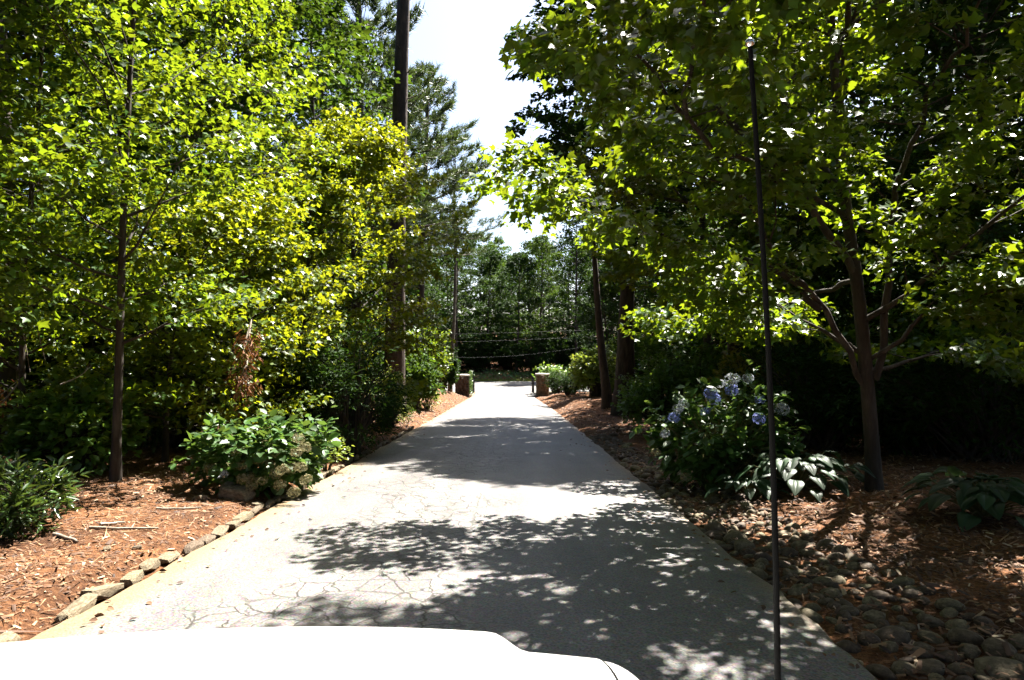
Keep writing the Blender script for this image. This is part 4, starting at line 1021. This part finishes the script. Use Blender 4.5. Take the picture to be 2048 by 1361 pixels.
hydrangea('hydrangea with faded cream flower heads at the left driveway edge', 522, 9.2, 170, .78, .68, .86, fl, nst=90)

# ------------------------------------------------------------------ hostas
def hosta_leaf(n=7):
    v = np.linspace(0, 1, n); wv = .40 * np.sin(np.pi * np.clip(v, 0, 1) ** .72) ** .85 * (1 - .15 * v); P = []; Fc = []
    for i_, (a, ww) in enumerate(zip(v, wv)):
        dz = .12 * a - .55 * a ** 2.0
        for s, hgt in ((-1, .05), (-.8, .075), (-.6, .05), (-.4, .06), (-.2, .02), (0, -.02), (.2, .02), (.4, .06), (.6, .05), (.8, .075), (1, .02)): P.append((s * ww, a, dz + hgt * (ww / .4) + .02 * math.sin(a * 14) * abs(s)))
    for i_ in range(n - 1):
        for j_ in range(10): k = i_ * 11 + j_; Fc.append((k, k + 1, k + 12, k + 11))
    return np.array(P), np.array(Fc)


HL = hosta_leaf()
hme = mk('leaf', HL[0], [HL[1]], M['hosta_leaf'], True)


def hosta(label, p, Zd, seed, n, size, R):
    b = G(p, Zd); r = thing('hosta', label, 'hosta', b); rng = RNG(seed); st = Acc()
    for i_ in range(n):
        q = i_ / n; az = i_ * 2.39996 + rng.normal(0, .2); e = math.radians(72 - 52 * q + rng.normal(0, 6)); Lp = R * (.55 + .5 * q) * rng.uniform(.85, 1.15)
        d = np.array([math.cos(az) * math.cos(e), math.sin(az) * math.cos(e), math.sin(e)]); tip = d * Lp
        tube(st, smooth_path([np.zeros(3), tip * .5 + UP * .05, tip], 3), np.linspace(.010, .006, 7), 5, False)
        o = ob('leaf', hme, r, tip); s = size * rng.uniform(.75, 1.2); f = nrm(np.array([math.cos(az), math.sin(az), .15 - .3 * q])); nn = nrm(UP + rng.normal(0, .2, 3)); x = nrm(np.cross(f, nn)); n2 = np.cross(x, f)
        o.matrix_basis = Matrix([[*(s * np.array([x[c_], f[c_], n2[c_]])), tip[c_]] for c_ in range(3)] + [[0, 0, 0, 1]])
    ob('stalks', st.mesh('stalks', M['stem'], True), r); return r


hosta('large hosta with drooping pale leaves right of the blue hydrangea', 1590, 9.0, 181, 72, .26, .72)
hosta('broad hosta clump on the leaf litter at the right edge', 1965, 7.1, 182, 74, .23, .62)
hosta('small hosta under the large hosta near the maple trunk', 1500, 8.8, 183, 30, .22, .40)

# ------------------------------------------------------------------ dead brown branches and bare twigs on the left
def dead_branch(label, p, q, Zd, seed, L, n):
    r = thing('dead_branch', label, 'dead branch', tuple(W3(p, q, Zd))); rng = RNG(seed); A = Acc(); C = []; D = []
    for i_ in range(5):
        d = nrm(rng.normal(0, .7, 3) + np.array([0, 0, -.5])); P = smooth_path([np.array([0, .25, .35]), d * L * .4, d * L], 3); tube(A, P, np.linspace(.012, .003, len(P)), 4, False)
        for u in np.linspace(.3, 1, 6): C.append(lerp_path(P, min(u, .999))); D.append(nrm(d + rng.normal(0, .5, 3)))
    tag(ob('twigs', A.mesh('twigs', M['twig'], True), r), kind='stuff'); crown(r, foliage(rng, C, D, n, .15, .12, .09, droop=.9, tilt=.9), NARROW, M['dead_leaf'], 'dead_leaves')


dead_branch('cluster of dead rusty brown leaves hanging in the left trees', 490, 685, 10.2, 191, .22, 6)
dead_branch('smaller spray of dead brown leaves below the rusty cluster', 482, 768, 10.2, 192, .16, 7)
dead_branch('dead brown brush pile at the left edge of the woods', 25, 800, 9.3, 193, .45, 6)
for k, (pts, lb) in enumerate([([(20, 600), (45, 660), (60, 745)], 'bare pale twig hanging at the left edge beside the leaning sapling'), ([(45, 560), (70, 640), (90, 720)], 'second bare pale twig hanging beside the leaning sapling'), ([(60, 850), (100, 862), (150, 872)], 'bare forked twig sticking out low at the left edge'),
                                  ([(440, 446), (490, 450), (527, 425)], 'bare white twig crossing the gap in the left trees'), ([(120, 770), (160, 752), (185, 730)], 'bare grey twig above the bright green bush')]):
    Zt = 9.2 if k != 3 else 14; P = smooth_path([W3(a, c, Zt + .15 * n_) for n_, (a, c) in enumerate(pts)], 4); o = P[0].copy(); A = Acc(); tube(A, P - o, np.linspace(.012, .005, len(P)), 5)
    tube(A, [P[5] - o, P[5] - o + np.array([.12, -.05, .14])], [.006, .003], 4)
    tag(ob('bare_twig', A.mesh('bare_twig', M['twig'], True), None, tuple(o)), lb, 'twig')
